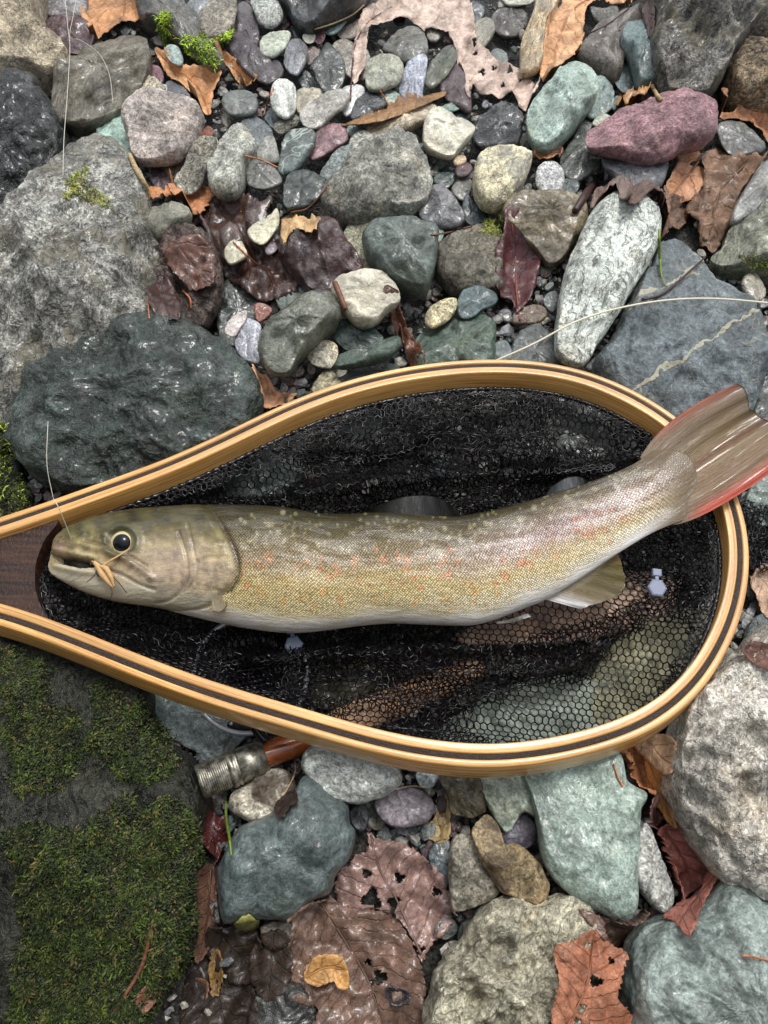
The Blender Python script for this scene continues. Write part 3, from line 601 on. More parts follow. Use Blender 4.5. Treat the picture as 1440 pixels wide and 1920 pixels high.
keep &= ~(inpoly(gpx, gpy, NETZONE) & (RNG.random(len(gpx)) < .85))
LIT = pts('360,1480 440,1560 405,1640 410,1730 560,1720 700,1600 850,1700 800,1990 300,1990 360,1700')
keep &= ~(inpoly(gpx, gpy, LIT) & (RNG.random(len(gpx)) < .97))
for q_ in ('530,1690 690,1555 860,1640 850,1740 800,1990 520,1990', '1030,1740 1190,1740 1190,1990 1030,1990', '1270,275 1435,275 1340,490 1230,460 1230,370', '365,375 520,375 570,560 420,560', '650,-40 890,-40 1010,200 960,190 840,60 700,60 690,180 655,190', '1010,-40 1210,-40 1090,120 1010,170', '1180,1370 1350,1370 1350,1700 1240,1720 1190,1500', '285,85 420,125 390,225 300,140'):
    keep &= ~inpoly(gpx, gpy, pts(q_))
keep &= ~(((gpx < -20) | (gpx > 1460) | (gpy < -20) | (gpy > 1940)) & (RNG.random(len(gpx)) < .8))
gpx, gpy = gpx[keep], gpy[keep]; NG = len(gpx)
gpos = U(gpx, gpy, GZ(gpx, gpy)); rad = RNG.uniform(.0008, .0024, NG) * (1 + 1.3 * (RNG.random(NG) > .66)); gpos[:, 2] += np.where(rad > .0028, .0025, 0)
out_ = (gpx < -20) | (gpx > 1460) | (gpy < -20) | (gpy > 1940); rad[out_] *= RNG.uniform(1.5, 4, out_.sum())
GV, GC = [], []
for i in range(NG):
    an = RNG.uniform(0, 6.28); tx, ty = RNG.normal(size=2) * .3; q_ = np.array(Matrix.Rotation(an, 3, 'Z') @ Matrix.Rotation(tx, 3, 'X') @ Matrix.Rotation(ty, 3, 'Y')).T
    v = (IV * (1 + .2 * RNG.normal(size=(len(IV), 1))) * np.array([1.15, RNG.uniform(.55, 1.1), RNG.uniform(.3, .65)])) @ q_ * rad[i] + gpos[i] + [0, 0, rad[i] * .2]
    GV.append(v); cq = lin(palette[RNG.integers(len(palette))]); cq = (cq.mean() * .4 + cq * .6) * RNG.uniform(.5, 1.25)
    GC.append(np.tile(cq, (len(IV), 1)))
GFa = (IF[None] + (np.arange(NG) * len(IV))[:, None, None]).reshape(-1, 3)
GVc = np.vstack(GV); go = mesh_obj('gravel', GVc, GFa.tolist(), GRAV, smooth=False); set_col(go, np.vstack(GC))
tag(go, 'fine wet mixed gravel between the larger stones', 'gravel', kind='stuff')
BVH = BVHTree.FromPolygons(BV, BF)
def HIT(px, py):
    d = FN * F + np.array([px - 720, 0, 0]) + UN * (960 - py)
    h = BVH.ray_cast(CAM, Vector(d).normalized())
    if h[0] is None: return np.array(U(px, py, 0.0))
    return np.array(h[0])

# ------------------------------------------------------------------ landing net
b = NB('bamboo_wood')
gv = b.n('ShaderNodeAttribute', attribute_name='guv').outputs['Vector']
v = b.vmath('MULTIPLY', gv, (14, 900, 900)); v2 = b.vmath('MULTIPLY', gv, (60, 2600, 2600))
g1 = b.noise(v, 1, 4, .6); g2 = b.noise(v2, 1, 3, .6); g3 = b.noise(b.vmath('MULTIPLY', gv, (9, 60, 60)), 1, 3)
col = b.mix(b.ramp(g1, .3, .7), rgba('b97f3a'), rgba('e8b872')); col = b.mix(b.ramp(g2, .55, .75, 0, .5), col, rgba('8a5a26')); col = b.scale(col, b.ramp(g3, .3, .7, .78, 1.15))
WOOD = b.fin(col, b.ramp(g1, .3, .7, .22, .4), b.bump(g2, .0004, .6), Coat_Weight=.6, Coat_Roughness=.15)
b = NB('dark_lamination')
gv = b.n('ShaderNodeAttribute', attribute_name='guv').outputs['Vector']
g1 = b.noise(b.vmath('MULTIPLY', gv, (30, 1500, 1500)), 1, 4, .6); g2 = b.noise(b.vmath('MULTIPLY', gv, (700, 700, 700)), 1, 3, .7)
DARK = b.fin(b.mix(g1, rgba('1d1310'), rgba('3a2820')), b.ramp(g2, .4, .6, .25, .5), b.bump(b.math('ADD', g1, g2), .0012, .8))
b = NB('walnut_handle')
tc = b.n('ShaderNodeTexCoord').outputs['Object']
g1 = b.noise(b.vmath('MULTIPLY', tc, (20, 300, 300)), 1, 5, .65, .4); g2 = b.noise(tc, 25, 3); g3 = b.noise(tc, 500, 3)
col = b.mix(b.ramp(g1, .3, .7), rgba('180d08'), rgba('432a1e')); col = b.mix(b.ramp(g2, .6, .72, 0, .6), col, rgba('94684a'))
WAL = b.fin(col, b.ramp(g3, .35, .65, .3, .6), b.bump(b.math('ADD', b.math('MULTIPLY', g1, .5), g3), .0009, .7), Coat_Weight=.1, Coat_Roughness=.12, Specular_IOR_Level=.3)
b = NB('black_wet_cord')
tc = b.n('ShaderNodeTexCoord').outputs['Object']; g1 = b.noise(tc, 900, 3)
NETM = b.fin(b.mix(g1, rgba('060507'), rgba('121014')), b.ramp(b.noise(tc, 160), .4, .6, .08, .35), Specular_IOR_Level=.5)
b = NB('milky_plastic')
MILK = b.fin(rgba('8d94ae'), .25, None, Transmission_Weight=.25, Subsurface_Weight=.2)

HZ0, HSL = .055, -.15                                   # plane of the hoop: z = HZ0 + HSL*y
def UH(px, py, off=0.0):
    d = FN * F + np.stack([np.asarray(px, float) - 720, 0 * np.asarray(px, float), 0 * np.asarray(px, float)], -1) + UN * (960 - np.asarray(py, float))[..., None]
    t = (HZ0 + off + HSL * CN[1] - CN[2]) / (d[..., 2] - HSL * d[..., 1])
    return CN + d * t[..., None]
HN = np.array([0, -HSL, 1.0]); HN /= np.linalg.norm(HN)
hoop_px = pts('-330,1098 -200,1050 -90,1012 0,983 83,958 187,917 300,880 400,834 480,796 556,757 672,717 789,693 870,684 960,682 1067,693 1133,714 1180,737 1262,785 1320,838 1356,888 1377,935 1389,988 1395,1054 1384,1124 1355,1203 1300,1289 1230,1347 1152,1379 1035,1407 930,1421 789,1408 672,1382 555,1345 480,1326 400,1301 333,1277 233,1239 133,1197 67,1172 0,1149 -90,1128 -200,1118 -330,1118')
hp = resample(hoop_px, 420, closed=False)
for _ in range(3): hp = np.stack([np.convolve(np.pad(hp[:, k], 7, 'reflect', reflect_type='odd'), np.ones(15) / 15, 'valid') for k in (0, 1)], -1)
HC = UH(hp[:, 0], hp[:, 1])
T_ = np.gradient(HC, axis=0); T_ /= np.linalg.norm(T_, axis=1)[:, None]
INW = np.cross(HN, T_) * -1                            # towards the inside of the hoop (path runs clockwise)
mid = UH(np.array([800.]), np.array([1050.]))[0]
if ((mid - HC[200]) @ INW[200]) < 0: INW = -INW
SL = np.concatenate([[0], np.cumsum(np.linalg.norm(np.diff(HC, axis=0), axis=1))])
HP = np.array([0, .40, 1.0]); HP /= np.linalg.norm(HP)   # lean of the hoop's walls
net = tag(empty('landing_net', U(800., 1050., .03)), 'wooden hooped landing net with black mesh bag holding the fish', 'landing net')
def rel(V, o): return np.asarray(V, float) - np.array(o.location)
hroot = None
def strip(name, a0, a1, top, bot, mat, parent, rnd=.0012):
    """a lamination swept along the hoop: a0..a1 across (inwards +), top/bot along the hoop normal"""
    prof = []
    for (ca, cz, q0) in ((a1 - rnd, top - rnd, 0), (a0 + rnd, top - rnd, 90), (a0 + rnd, bot + rnd, 180), (a1 - rnd, bot + rnd, 270)):
        for q in (0, 30, 60, 90): prof.append((ca + rnd * math.cos(math.radians(q0 + q)), cz + rnd * math.sin(math.radians(q0 + q))))
    prof = np.array(prof); n = len(prof)
    V = (HC[:, None] + INW[:, None] * prof[None, :, :1] + HP[None, None] * prof[None, :, 1:]).reshape(-1, 3)
    Fs = [f[::-1] for f in grid_faces(len(HC), n, True)] + [tuple(range(n)), tuple(range((len(HC) - 1) * n, len(HC) * n))[::-1]]
    o = mesh_obj(name, rel(V, net), Fs, mat, parent)
    set_vec(o, 'guv', np.stack([np.repeat(SL, n), np.tile(prof[:, 0], len(HC)), np.tile(prof[:, 1], len(HC))], -1))
    return o
hoop = strip('hoop', .0011, .0066, .0, -.0165, WOOD, net, .0009)
hoop['label'] = 'light bamboo inner strip of the hoop'
tag(strip('dark_strip', -.0021, .0012, -.0006, -.016, DARK, hoop, .0006), 'dark brown strip between the two light ones')
tag(strip('outer_strip', -.0060, -.0020, .0, -.0165, WOOD, hoop, .0013), 'light bamboo outer strip of the hoop')
# handle block between the ends of the hoop
hpoly = pts('-330,1095 -200,1052 -90,1020 0,996 60,978 102,968 108,980 85,1010 72,1040 66,1065 66,1100 74,1130 92,1165 100,1180 60,1165 0,1140 -90,1122 -200,1112 -330,1112')
hq = resample(hpoly, 150)
tri = delaunay_2d_cdt([Vector(p) for p in hq], [], [list(range(len(hq)))], 1, 1e-4)
tv = np.array([list(x) for x in tri[0]])
nV = len(tv); topV = UH(tv[:, 0], tv[:, 1], -.0045); botV = topV - HP * .0115
# concave throat edge
Fs = [tuple(f) for f in tri[2]]; Fs = Fs + [tuple(i + nV for i in f[::-1]) for f in Fs]
Fs += [((i + 1) % 150, i, i + nV, (i + 1) % 150 + nV) for i in range(150)]
tag(mesh_obj('handle', rel(np.vstack([topV, botV]), net), Fs, WAL, net, smooth=False), 'dark walnut handle block')

# mesh bag
def ringpx(inn, off):
    P = HC + INW * inn + HP * off
    x, y = PROJ(P); return np.stack([x, y], -1), P
rp, RP = ringpx(.0074, -.0145)
sel = (rp[:, 0] > 95)
rim = rp[sel]; RIM = RP[sel]
throat = pts('92,1165 76,1130 68,1100 68,1065 74,1040 88,1010 106,985')
tP = UH(throat[:, 0], throat[:, 1], -.0145)
rimpoly = np.vstack([rim, throat[1:-1]]); RIMW = np.vstack([RIM, tP[1:-1]])
cl = resample(np.vstack([RIMW]), 600)
wob = 1 + .25 * np.sin(np.arange(600) * 1.9)
cl2 = cl + np.array([0, 0, 1]) * .0006 * np.sin(np.arange(600) * 2.3)[:, None]
V, Fs = tube_geo(np.vstack([cl2, cl2[:1]]), .0017 * np.append(wob, wob[0]), 7, False)
mesh_obj('rim_cord', rel(V, net), Fs, NETM, net)
FISH_TOP = pts('97,1028 103,1005 130,984 180,965 250,951 330,945 400,943 470,944 540,949 600,959 650,960 700,958 760,959 840,965 880,961 940,949 1010,929 1080,907 1150,881 1190,861 1222,838')
FISH_BOT = pts('90,1060 100,1077 150,1106 210,1126 290,1140 360,1157 430,1173 500,1184 560,1187 620,1181 680,1173 740,1169 800,1171 880,1173 930,1162 980,1143 1020,1127 1080,1091 1130,1058 1180,1026 1230,998 1282,978')
fishpoly = np.vstack([FISH_TOP, FISH_BOT[::-1]])
OPEN = [(490, 895, 75, 32, .35), (1060, 1338, 200, 58, .1), (1195, 1250, 120, 60, .75), (1040, 1148, 190, 34, .28), (1085, 812, 70, 30, -.3), (690, 800, 45, 20, .3), (690, 1350, 40, 12, .0), (640, 1290, 60, 20, .2)]
def openness(px, py):
    o = np.zeros(np.shape(px))
    for cx, cy, a, c_, t in OPEN:
        dx, dy = px - cx, -(py - cy)
        u_ = (dx * math.cos(t) + dy * math.sin(t)) / a; v_ = (-dx * math.sin(t) + dy * math.cos(t)) / c_
        o = np.maximum(o, 1 - sstep(.45, 1.35, np.hypot(u_, v_)))
    w_ = .5 + .5 * np.sin(px / 23 + 1.3 * np.sin(py / 31)) * np.sin(py / 19 + 1.7 * np.sin(px / 41))
    return np.clip(o * (.55 + .75 * w_), 0, 1)
RIDGES = [('560,925 700,905 850,890 1000,885 1180,880', .016, 15), ('250,940 420,905 620,830 760,770', .006, 14), ('480,1235 650,1225 850,1215 1050,1205 1250,1150', .013, 17),
          ('300,1180 470,1240 640,1290 800,1320', .008, 16), ('760,1260 900,1262 1020,1245 1140,1210', .012, 18), ('700,860 850,840 1000,850 1150,870', .007, 13),
          ('1330,980 1340,1060 1320,1140 1270,1230', .012, 18), ('1270,1000 1290,1080 1280,1150', .012, 15), ('600,1370 760,1390 860,1400', .006, 12), ('830,1330 960,1290 1080,1240', .008, 14)]
RIDGES = [(resample(pts(a), 40, False), h_ * 1.25, s_) for a, h_, s_ in RIDGES]
def nz2(px, py, sx, sy, seed, octv=3):
    return np.array([noise.fractal(Vector((x / sx, y / sy, seed)), .8, 2.1, octv) for x, y in zip(px, py)])
def bag_z(px, py, lift, seed):
    d = distpl(px, py, rimpoly[::3], True)
    g0 = GZ(px, py)
    zr = UH(px, py, -.0138)[..., 2]
    fl = g0 + .0175 + lift
    for P, h_, s_ in RIDGES: fl = fl + h_ * np.exp(-(distpl(px, py, P) / s_) ** 2)
    fold = np.abs(nz2(px + .35 * py, py, 170, 34, seed)) * -.012 + .004 + .004 * nz2(px, py, 45, 30, seed + 3)
    op = openness(px, py)
    fl = fl + fold * (1 - .75 * op)
    inside = inpoly(px, py, fishpoly); df = distpl(px, py, fishpoly, True)
    fl = np.where(inside, np.minimum(fl, g0 + .020), fl)
    t = sstep(0, 75, d) ** .8
    return zr * (1 - t) + np.minimum(fl, zr + .004) * t
def net_layer(name, cell, seed, lift, rot, mask, warp, region=None):
    # hexagonal lattice of the knitted fabric, wrinkled in its own plane
    a = cell / math.sqrt(3)
    I, J = np.meshgrid(np.arange(-10, int(1500 / cell) + 20), np.arange(-10, int(1000 / (a * 3)) + 20), indexing='ij')
    base = np.stack([I.ravel() * cell, J.ravel() * 3 * a], -1)
    offs = np.array([[0, 0], [0, a], [cell / 2, 1.5 * a], [cell / 2, 2.5 * a]])
    nI, nJ = I.shape
    idx = lambda i, j, k: ((i * nJ + j) * 4 + k)
    Vp = (base[:, None] + offs[None]).reshape(-1, 2)
    ii, jj = np.meshgrid(np.arange(1, nI - 1), np.arange(1, nJ - 1), indexing='ij'); ii, jj = ii.ravel(), jj.ravel()
    E = np.concatenate([np.stack([idx(ii, jj, 0), idx(ii, jj, 1)], -1), np.stack([idx(ii, jj, 1), idx(ii, jj, 2)], -1), np.stack([idx(ii, jj, 2), idx(ii, jj, 3)], -1),
                        np.stack([idx(ii, jj, 3), idx(ii, jj + 1, 0)], -1), np.stack([idx(ii, jj, 1), idx(ii - 1, jj, 2)], -1), np.stack([idx(ii, jj + 1, 0), idx(ii - 1, jj, 3)], -1)])
    c_, s_ = math.cos(rot), math.sin(rot)
    Q = Vp - [700, 450]; Q = np.stack([Q[:, 0] * c_ - Q[:, 1] * s_, Q[:, 0] * s_ + Q[:, 1] * c_], -1) + [750, 1060]
    bx = (Q[:, 0] > -50) & (Q[:, 0] < 1500) & (Q[:, 1] > 560) & (Q[:, 1] < 1540)
    wx = np.zeros(len(Q)); wy = np.zeros(len(Q))
    wx[bx] = nz2(Q[bx, 0], Q[bx, 1], 210, 130, seed + 11, 1); wy[bx] = nz2(Q[bx, 0] * .5, Q[bx, 1], 170, 75, seed + 17, 1) + .20 * np.sin(Q[bx, 1] / 11.5 + 3 * nz2(Q[bx, 0], Q[bx, 1], 260, 200, seed + 23, 1) + seed)
    k = 1 - .8 * openness(Q[:, 0], Q[:, 1])
    X = Q[:, 0] + warp * wx * k; Y = Q[:, 1] + warp * .8 * wy * k
    X += RNG.normal(size=len(X)) * .3 * (.3 + k); Y += RNG.normal(size=len(X)) * .3 * (.3 + k)
    ok = bx & (inpoly(X, Y, rimpoly) if region is None else inpoly(X, Y, pts(region)))
    ok &= ~(inpoly(X, Y, fishpoly) & (distpl(X, Y, fishpoly, True) > 26))
    if mask: ok &= openness(X, Y) < RNG.uniform(.25, .6, len(X))
    E = E[ok[E[:, 0]] & ok[E[:, 1]]]
    L_ = np.hypot(X[E[:, 0]] - X[E[:, 1]], Y[E[:, 0]] - Y[E[:, 1]]); E = E[L_ < cell * 3.5]
    us, inv = np.unique(E, return_inverse=True); E = inv.reshape(-1, 2)
    x, y = X[us], Y[us]
    z = (bag_z(x, y, lift, seed) if region is None else GZ(x, y) + .016 + lift + .008 * nz2(x, y, 40, 60, seed)) + RNG.normal(size=len(x)) * .0002 * (1 - .6 * openness(x, y))
    P = U(x, y, z)
    A, B = P[E[:, 0]], P[E[:, 1]]
    t = B - A; ln = np.linalg.norm(t, axis=1)[:, None]; t = t / (ln + 1e-9)
    A = A - t * .0002; B = B + t * .0002
    s1 = np.cross(t, [0, 0, 1.0]); s1 /= np.linalg.norm(s1, axis=1)[:, None] + 1e-9; s2 = np.cross(s1, t)
    rr = .00043 * (1 + .25 * RNG.random(len(A)))[:, None]
    ring = []
    for Pp in (A, B):
        for q in range(4):
            an = math.pi / 4 + q * math.pi / 2
            ring.append(Pp + rr * (math.cos(an) * s1 + math.sin(an) * s2))
    VV = np.stack(ring, 1).reshape(-1, 3)
    f4 = np.array([[0, 1, 5, 4], [1, 2, 6, 5], [2, 3, 7, 6], [3, 0, 4, 7]])
    FF = (f4[None] + (np.arange(len(A)) * 8)[:, None, None]).reshape(-1, 4)
    o = mesh_obj(name, rel(VV, net), FF.tolist(), NETM, net)
    o['kind'] = 'stuff'
    return o
net_layer('mesh_bag', 14.0, 1.0, .000, .12, False, 26)
net_layer('mesh_bag', 12.5, 2.0, .0035, -.25, True, 34)
net_layer('mesh_bag', 12.0, 4.0, .002, .85, True, 36)
for sd2, rt in ((6.0, .3), (7.0, -.5), (8.0, .9)): net_layer('mesh_bag', 12.0, sd2, .002 * (sd2 - 6), rt, False, 30, '1386,940 1420,935 1470,950 1490,1010 1470,1070 1425,1078 1398,1060 1392,1000')
# plastic tags tied to the net
def tag_clip(px, py, ang, z):
    c = U(px, py, z); V, Fs = [], []
    ca, sa = math.cos(ang), math.sin(ang)
    def block(poly, z0, z1):
        n = len(poly); o = len(V)
        for zz, k in ((z0, 1.0), (z1 - .0006, 1.0), (z1, .82)):
            m = np.mean(poly, 0)
            for p in poly:
                q = m + (np.array(p) - m) * k; V.append(c + [q[0] * ca - q[1] * sa, q[0] * sa + q[1] * ca, zz])
        for k in range(2):
            for i in range(n): Fs.append((o + k * n + i, o + k * n + (i + 1) % n, o + (k + 1) * n + (i + 1) % n, o + (k + 1) * n + i))
        Fs.append(tuple(o + 2 * n + i for i in range(n))); Fs.append(tuple(o + n - 1 - i for i in range(n)))
    block([(.0062 * math.cos(math.radians(q)), .0062 * math.sin(math.radians(q))) for q in range(0, 360, 60)], -.002, .0022)
    block([(-.0013, .004), (.0013, .004), (.0013, .009), (-.0013, .009)], -.001, .0012)
    block([(-.003, .0078), (.003, .0078), (.003, .0128), (-.003, .0128)], -.0015, .0018)
    return mesh_obj('plastic_tag', rel(np.array(V), net), Fs, MILK, net, smooth=False)
tag_clip(1231., 1103., -.12, float(GZ(1231., 1103.)) + .040)
tag_clip(551., 1210., .2, float(GZ(551., 1210.)) + .026)

# ------------------------------------------------------------------ fish
fish = tag(empty('trout', U(640., 1065., .03)), 'large olive gold spotted trout lying on its side in the net', 'fish')
NS, NT, NBm = 760, 110, 40
ts = np.linspace(0, 1, NS)
te = np.concatenate([1 - np.cos(ts[:1] * 0), ts[1:]])
ft, fb = resample(FISH_TOP, NS, False), resample(FISH_BOT, NS, False)
mm_ = (ft + fb) / 2; kk_ = np.interp(mm_[:, 0], [90, 300, 440, 1100, 1240], [.985, .955, .965, .965, .93])[:, None]; ft, fb = mm_ + (ft - mm_) * kk_ + [0, 2.5], mm_ + (fb - mm_) * kk_ + [0, 2.5]
def fz(px): return .050 + .012 * sstep(1040, 1280, px)
cx_ = (ft[:, 0] + fb[:, 0]) / 2
zc_ = fz(cx_)
TW, BW = U(ft[:, 0], ft[:, 1], zc_), U(fb[:, 0], fb[:, 1], zc_)
half = np.linalg.norm(TW - BW, axis=1) / 2
sl = np.concatenate([[0], np.cumsum(np.linalg.norm(np.diff((TW + BW) / 2, axis=0), axis=1))])
L_f = sl[-1]
thick = half * np.interp(sl / L_f, [0, .03, .1, .25, .5, .75, .88, 1], [.5, .54, .56, .58, .60, .52, .34, .012])
# blunt rounding of the snout
thick *= np.sqrt(np.clip(sl / .018, .02, 1))
phi = np.concatenate([np.linspace(0, math.pi, NT), np.linspace(math.pi, 2 * math.pi, NBm + 2)[1:-1]])
NP_ = len(phi)
cp = np.sign(np.cos(phi)) * np.abs(np.cos(phi)) ** .95; sp_ = np.sign(np.sin(phi)) * np.abs(np.sin(phi)) ** .85
mc = (TW + BW) / 2; hv = (TW - BW) / 2
FV = mc[:, None] + hv[:, None] * cp[None, :, None] + np.array([0, 0, 1.0]) * (thick[:, None] * sp_[None])[..., None]
blg = sstep(.86, 1, sl / L_f)[:, None] * (1 - np.abs(cp)[None] ** 2.2) * .024
td = np.array([.80, .60, 0]); FV = FV + blg[..., None] * td
FVf = FV.reshape(-1, 3)
ux, uy = PROJ(FVf)
topm = np.tile(np.sin(phi) > -.02, NS)
tb = np.tile((1 - np.cos(phi)) / 2, NS)                # 0 at the back, 1 at the belly
sfr = np.repeat(sl / L_f, NP_)
# --- relief of the head (in metres along z)
rz = np.zeros(len(FVf))
edge = resample(pts('372,938 398,965 420,1000 436,1035 442,1065 436,1092 415,1118 385,1138 340,1146 300,1146'), 120, False)
o_ = np.argsort(edge[:, 1]); xe = np.interp(uy, edge[o_, 1], edge[o_, 0])
sg = xe - ux; sg = np.where(uy > 1146, -50, sg)
rz += .0017 * sstep(-2, 16, sg) * sstep(260, 380, ux) + np.where((sg < 2) & (sg > -16), -.0010 * np.exp(-((sg + 5) / 5) ** 2), 0) * sstep(300, 380, ux)
def groove(poly, wd, dep): return dep * np.exp(-(distpl(ux, uy, resample(pts(poly), 30, False)) / wd) ** 2)
rz -= groove('336,1000 348,1035 353,1070 346,1100 322,1124 290,1132', 3.2, .0014)
rz -= groove('353,985 362,1020 371,1055 392,1048 425,1046', 2.6, .0009)
rz -= groove('371,1055 366,1090 345,1112', 2.5, .0007)
rz -= groove('300,958 340,962 378,966', 3, .0007)
rz += groove('150,1020 185,1030 225,1045 262,1066 285,1084', 7, .0019)         # upper jaw bone
rz -= groove('196,1066 230,1078 262,1096 290,1106', 3, .0016)
rz -= groove('160,1014 190,1022 235,1040 275,1062', 2.6, .0014)
mouth = pts('80,1041 97,1036 130,1040 172,1049 197,1062 150,1066 112,1058 80,1050')
inm = inpoly(ux, uy, mouth); dm = distpl(ux, uy, mouth, True)
mdep = np.where(inm, sstep(0, 4, dm), 0) * topm
rz -= .010 * mdep
rz += groove('102,1030 135,1036 175,1045', 5, .0016) + groove('104,1062 150,1072 190,1074', 6, .0016)
ed = np.hypot(ux - 228, (uy - 1016) * 1.03)
rz += .0022 * np.exp(-((ed - 31) / 8) ** 2) - .0030 * np.exp(-(ed / 21) ** 4)
rz -= .0012 * np.exp(-(np.hypot(ux - 163, uy - 1001) / 5) ** 2)
# muscle dents of the body
rz -= .0012 * np.exp(-((ux - 600) / 50) ** 2) * sstep(.5, 0, tb) + .0008 * np.exp(-((ux - 830) / 60) ** 2)
rz += .0006 * np.array([noise.noise(Vector((x / 70, y / 40, 3.1))) for x, y in zip(ux, uy)])
FVf = FVf + np.stack([0 * rz, 0 * rz, rz * topm * np.clip(np.tile(np.sin(phi), NS) * 2.5, 0, 1)], -1)
# --- colours of the skin
def cr(stops, t):
    t0 = [s_[0] for s_ in stops]; c0 = np.array([lin(s_[1]) for s_ in stops]); return np.stack([np.interp(t, t0, c0[:, k]) for k in range(3)], -1)
nzv = np.array([noise.fractal(Vector((x / 60, y / 38, 9.0)), .9, 2, 3) for x, y in zip(ux, uy)])
tt = np.clip(tb + .05 * nzv, 0, 1)
front = cr([(0, '1e1b0c'), (.12, '353016'), (.26, '4e4629'), (.40, '706344'), (.55, '948261'), (.66, 'b09c66'), (.80, 'bcab7c'), (.90, 'c4b78e'), (.97, 'dcd9cf'), (1, 'e4e4e4')], tt)
rear = cr([(0, '2e2917'), (.10, '494028'), (.25, '70644e'), (.45, '9a8a78'), (.60, 'b7a37e'), (.75, 'c9b88a'), (.88, 'd8d0b8'), (.96, 'e6e4e0'), (1, 'eceae8')], tt)
kk = sstep(.45, .85, sfr)[:, None]; col = front * (1 - kk) + rear * kk
def blend(mask, hexs):
    global col
    col = col * (1 - mask[:, None]) + lin(hexs) * mask[:, None]
rs = np.random.default_rng(5)
spots = []
def addspots(x0, x1, fy, sy, n, hexs, rmin, rmax, al):
    for k in range(n):
        x = rs.uniform(x0, x1); spots.append((x, fy(x) + rs.normal() * sy, rs.uniform(rmin, rmax), hexs, al))
midl = lambda x: np.interp(x, [430, 560, 700, 850, 950, 1050, 1150, 1250], [1055, 1070, 1068, 1068, 1050, 1012, 975, 925])
addspots(450, 1230, midl, 21, 80, 'cc8056', 4.5, 8, .5)
addspots(450, 1250, lambda x: midl(x) - 50, 17, 120, 'b4aa8a', 3, 6, .5)
addspots(470, 1230, lambda x: midl(x) - 82, 12, 110, '998f66', 2.2, 4.2, .5)
addspots(480, 1000, lambda x: midl(x) + 48, 12, 26, 'cf9a58', 4.5, 8, .5)
addspots(880, 1240, lambda x: midl(x) - 20, 22, 75, 'c9bcae', 3.2, 6, .6)
for x, y, r, h_, al in spots:
    m_ = (np.abs(ux - x) < 3 * r) & (np.abs(uy - y) < 3 * r)
    d = np.hypot(ux[m_] - x, (uy[m_] - y) * .9)
    a_ = al * (1 - sstep(.3 * r, 1.3 * r, d)) * topm[m_] * (sg[m_] < -12)
    col[m_] = col[m_] * (1 - a_[:, None]) + lin(h_) * a_[:, None]
# pinkish pigment along the rear flank
blend(.28 * np.exp(-((uy - (midl(ux) - 18)) / 32) ** 2) * sstep(820, 1000, ux), 'b79bab')
blend(sstep(.90, .99, sfr), '6a5a44')
# head
head = sstep(-4, 6, sg) * (uy < 1150)
jaw = sstep(1035, 1075, uy - (ux - 100) * .22)
hc = cr([(0, '2c2914'), (.18, '4c4727'), (.34, '6f6740'), (.5, '998b66'), (.68, 'a29278'), (.85, '857760'), (1, 'a89f8c')], np.clip((uy - 945) / 190, 0, 1))
hn = np.array([noise.fractal(Vector((x / 26, y / 22, 2.0)), .9, 2, 4) for x, y in zip(ux, uy)])
hc = hc * np.clip(1 + .8 * hn, .35, 2)[:, None]; hm = np.array([noise.fractal(Vector((x / 11, y / 9, 6.0)), .9, 2, 3) for x, y in zip(ux, uy)]); gm = np.clip(hm * 1.6 - .1, 0, .55) * sstep(990, 1030, uy); hc = hc * (1 - gm[:, None]) + lin('c4b088') * gm[:, None]
pk = np.exp(-(((ux - 320) / 80) ** 2 + ((uy - 1050) / 45) ** 2)); hc = hc * (1 - .45 * pk[:, None]) + lin('c4aea0') * .45 * pk[:, None]
hc = hc * (1 - .7 * jaw[:, None]) + lin('cfcab4') * .7 * jaw[:, None] * np.interp(ux, [90, 230, 300], [1, 1, .6])[:, None]
col = col * (1 - head[:, None]) + hc * head[:, None]
blend(.85 * np.exp(-((sg + 6) / 7) ** 2) * sstep(360, 420, ux) * (uy < 1110), '4a4029')
blend(.85 * np.exp(-((ed - 29) / 8) ** 2) * head, '3d4028')
blend(np.clip(groove('163,1016 195,1026 238,1046 280,1072', 3, .7), 0, 1), '6a5a44')
blend(.9 * np.clip(groove('196,1064 232,1080 264,1098', 3, .7), 0, 1), '5e5038')
blend(.5 * np.exp(-(np.hypot(ux - 110, uy - 1028) / 16) ** 2), 'a5837a')
blend(.5 * np.exp(-(np.hypot(ux - 98, uy - 1056) / 14) ** 2), 'b09a66')
blend(.75 * np.clip(groove('200,1002 230,1036 262,1040', 3, .5), 0, 1) * head, 'c9b39a')
blend(mdep, '0c0908')
alpha = (1 - head) * (1 - .75 * sstep(.86, .95, tt)) * (1 - .9 * sstep(.93, .985, sfr))
Fq = [f[::-1] for f in grid_faces(NS, NP_, True)] + [tuple(range(NP_)), tuple(range((NS - 1) * NP_, NS * NP_))[::-1]]
b = NB('trout_skin')
at = b.n('ShaderNodeAttribute', attribute_name='Col'); uvn = b.n('ShaderNodeAttribute', attribute_name='fuv').outputs['Vector']
sxu = b.n('ShaderNodeSeparateXYZ'); b.set(sxu.inputs[0], uvn); uvn_x = sxu.outputs[0]; ru = b.n('ShaderNodeVectorRotate'); ru.inputs['Angle'].default_value = .785; b.set(ru.inputs['Vector'], uvn); vd = b.voro(ru.outputs[0], 1.0, 'F1', 'Distance', .3); vn = b.noise(uvn, .25, 3); fine = b.noise(uvn, 2.2, 3)
scl = b.ramp(vd, .08, .58, 2.0, .42)
colx = b.mix(at.outputs['Alpha'], b.scale(at.outputs['Color'], b.ramp(fine, .3, .7, .82, 1.18)), b.scale(at.outputs['Color'], scl))
hgt = b.math('ADD', b.math('MULTIPLY', b.math('MULTIPLY', vd, -1), at.outputs['Alpha']), b.math('MULTIPLY', fine, .5))
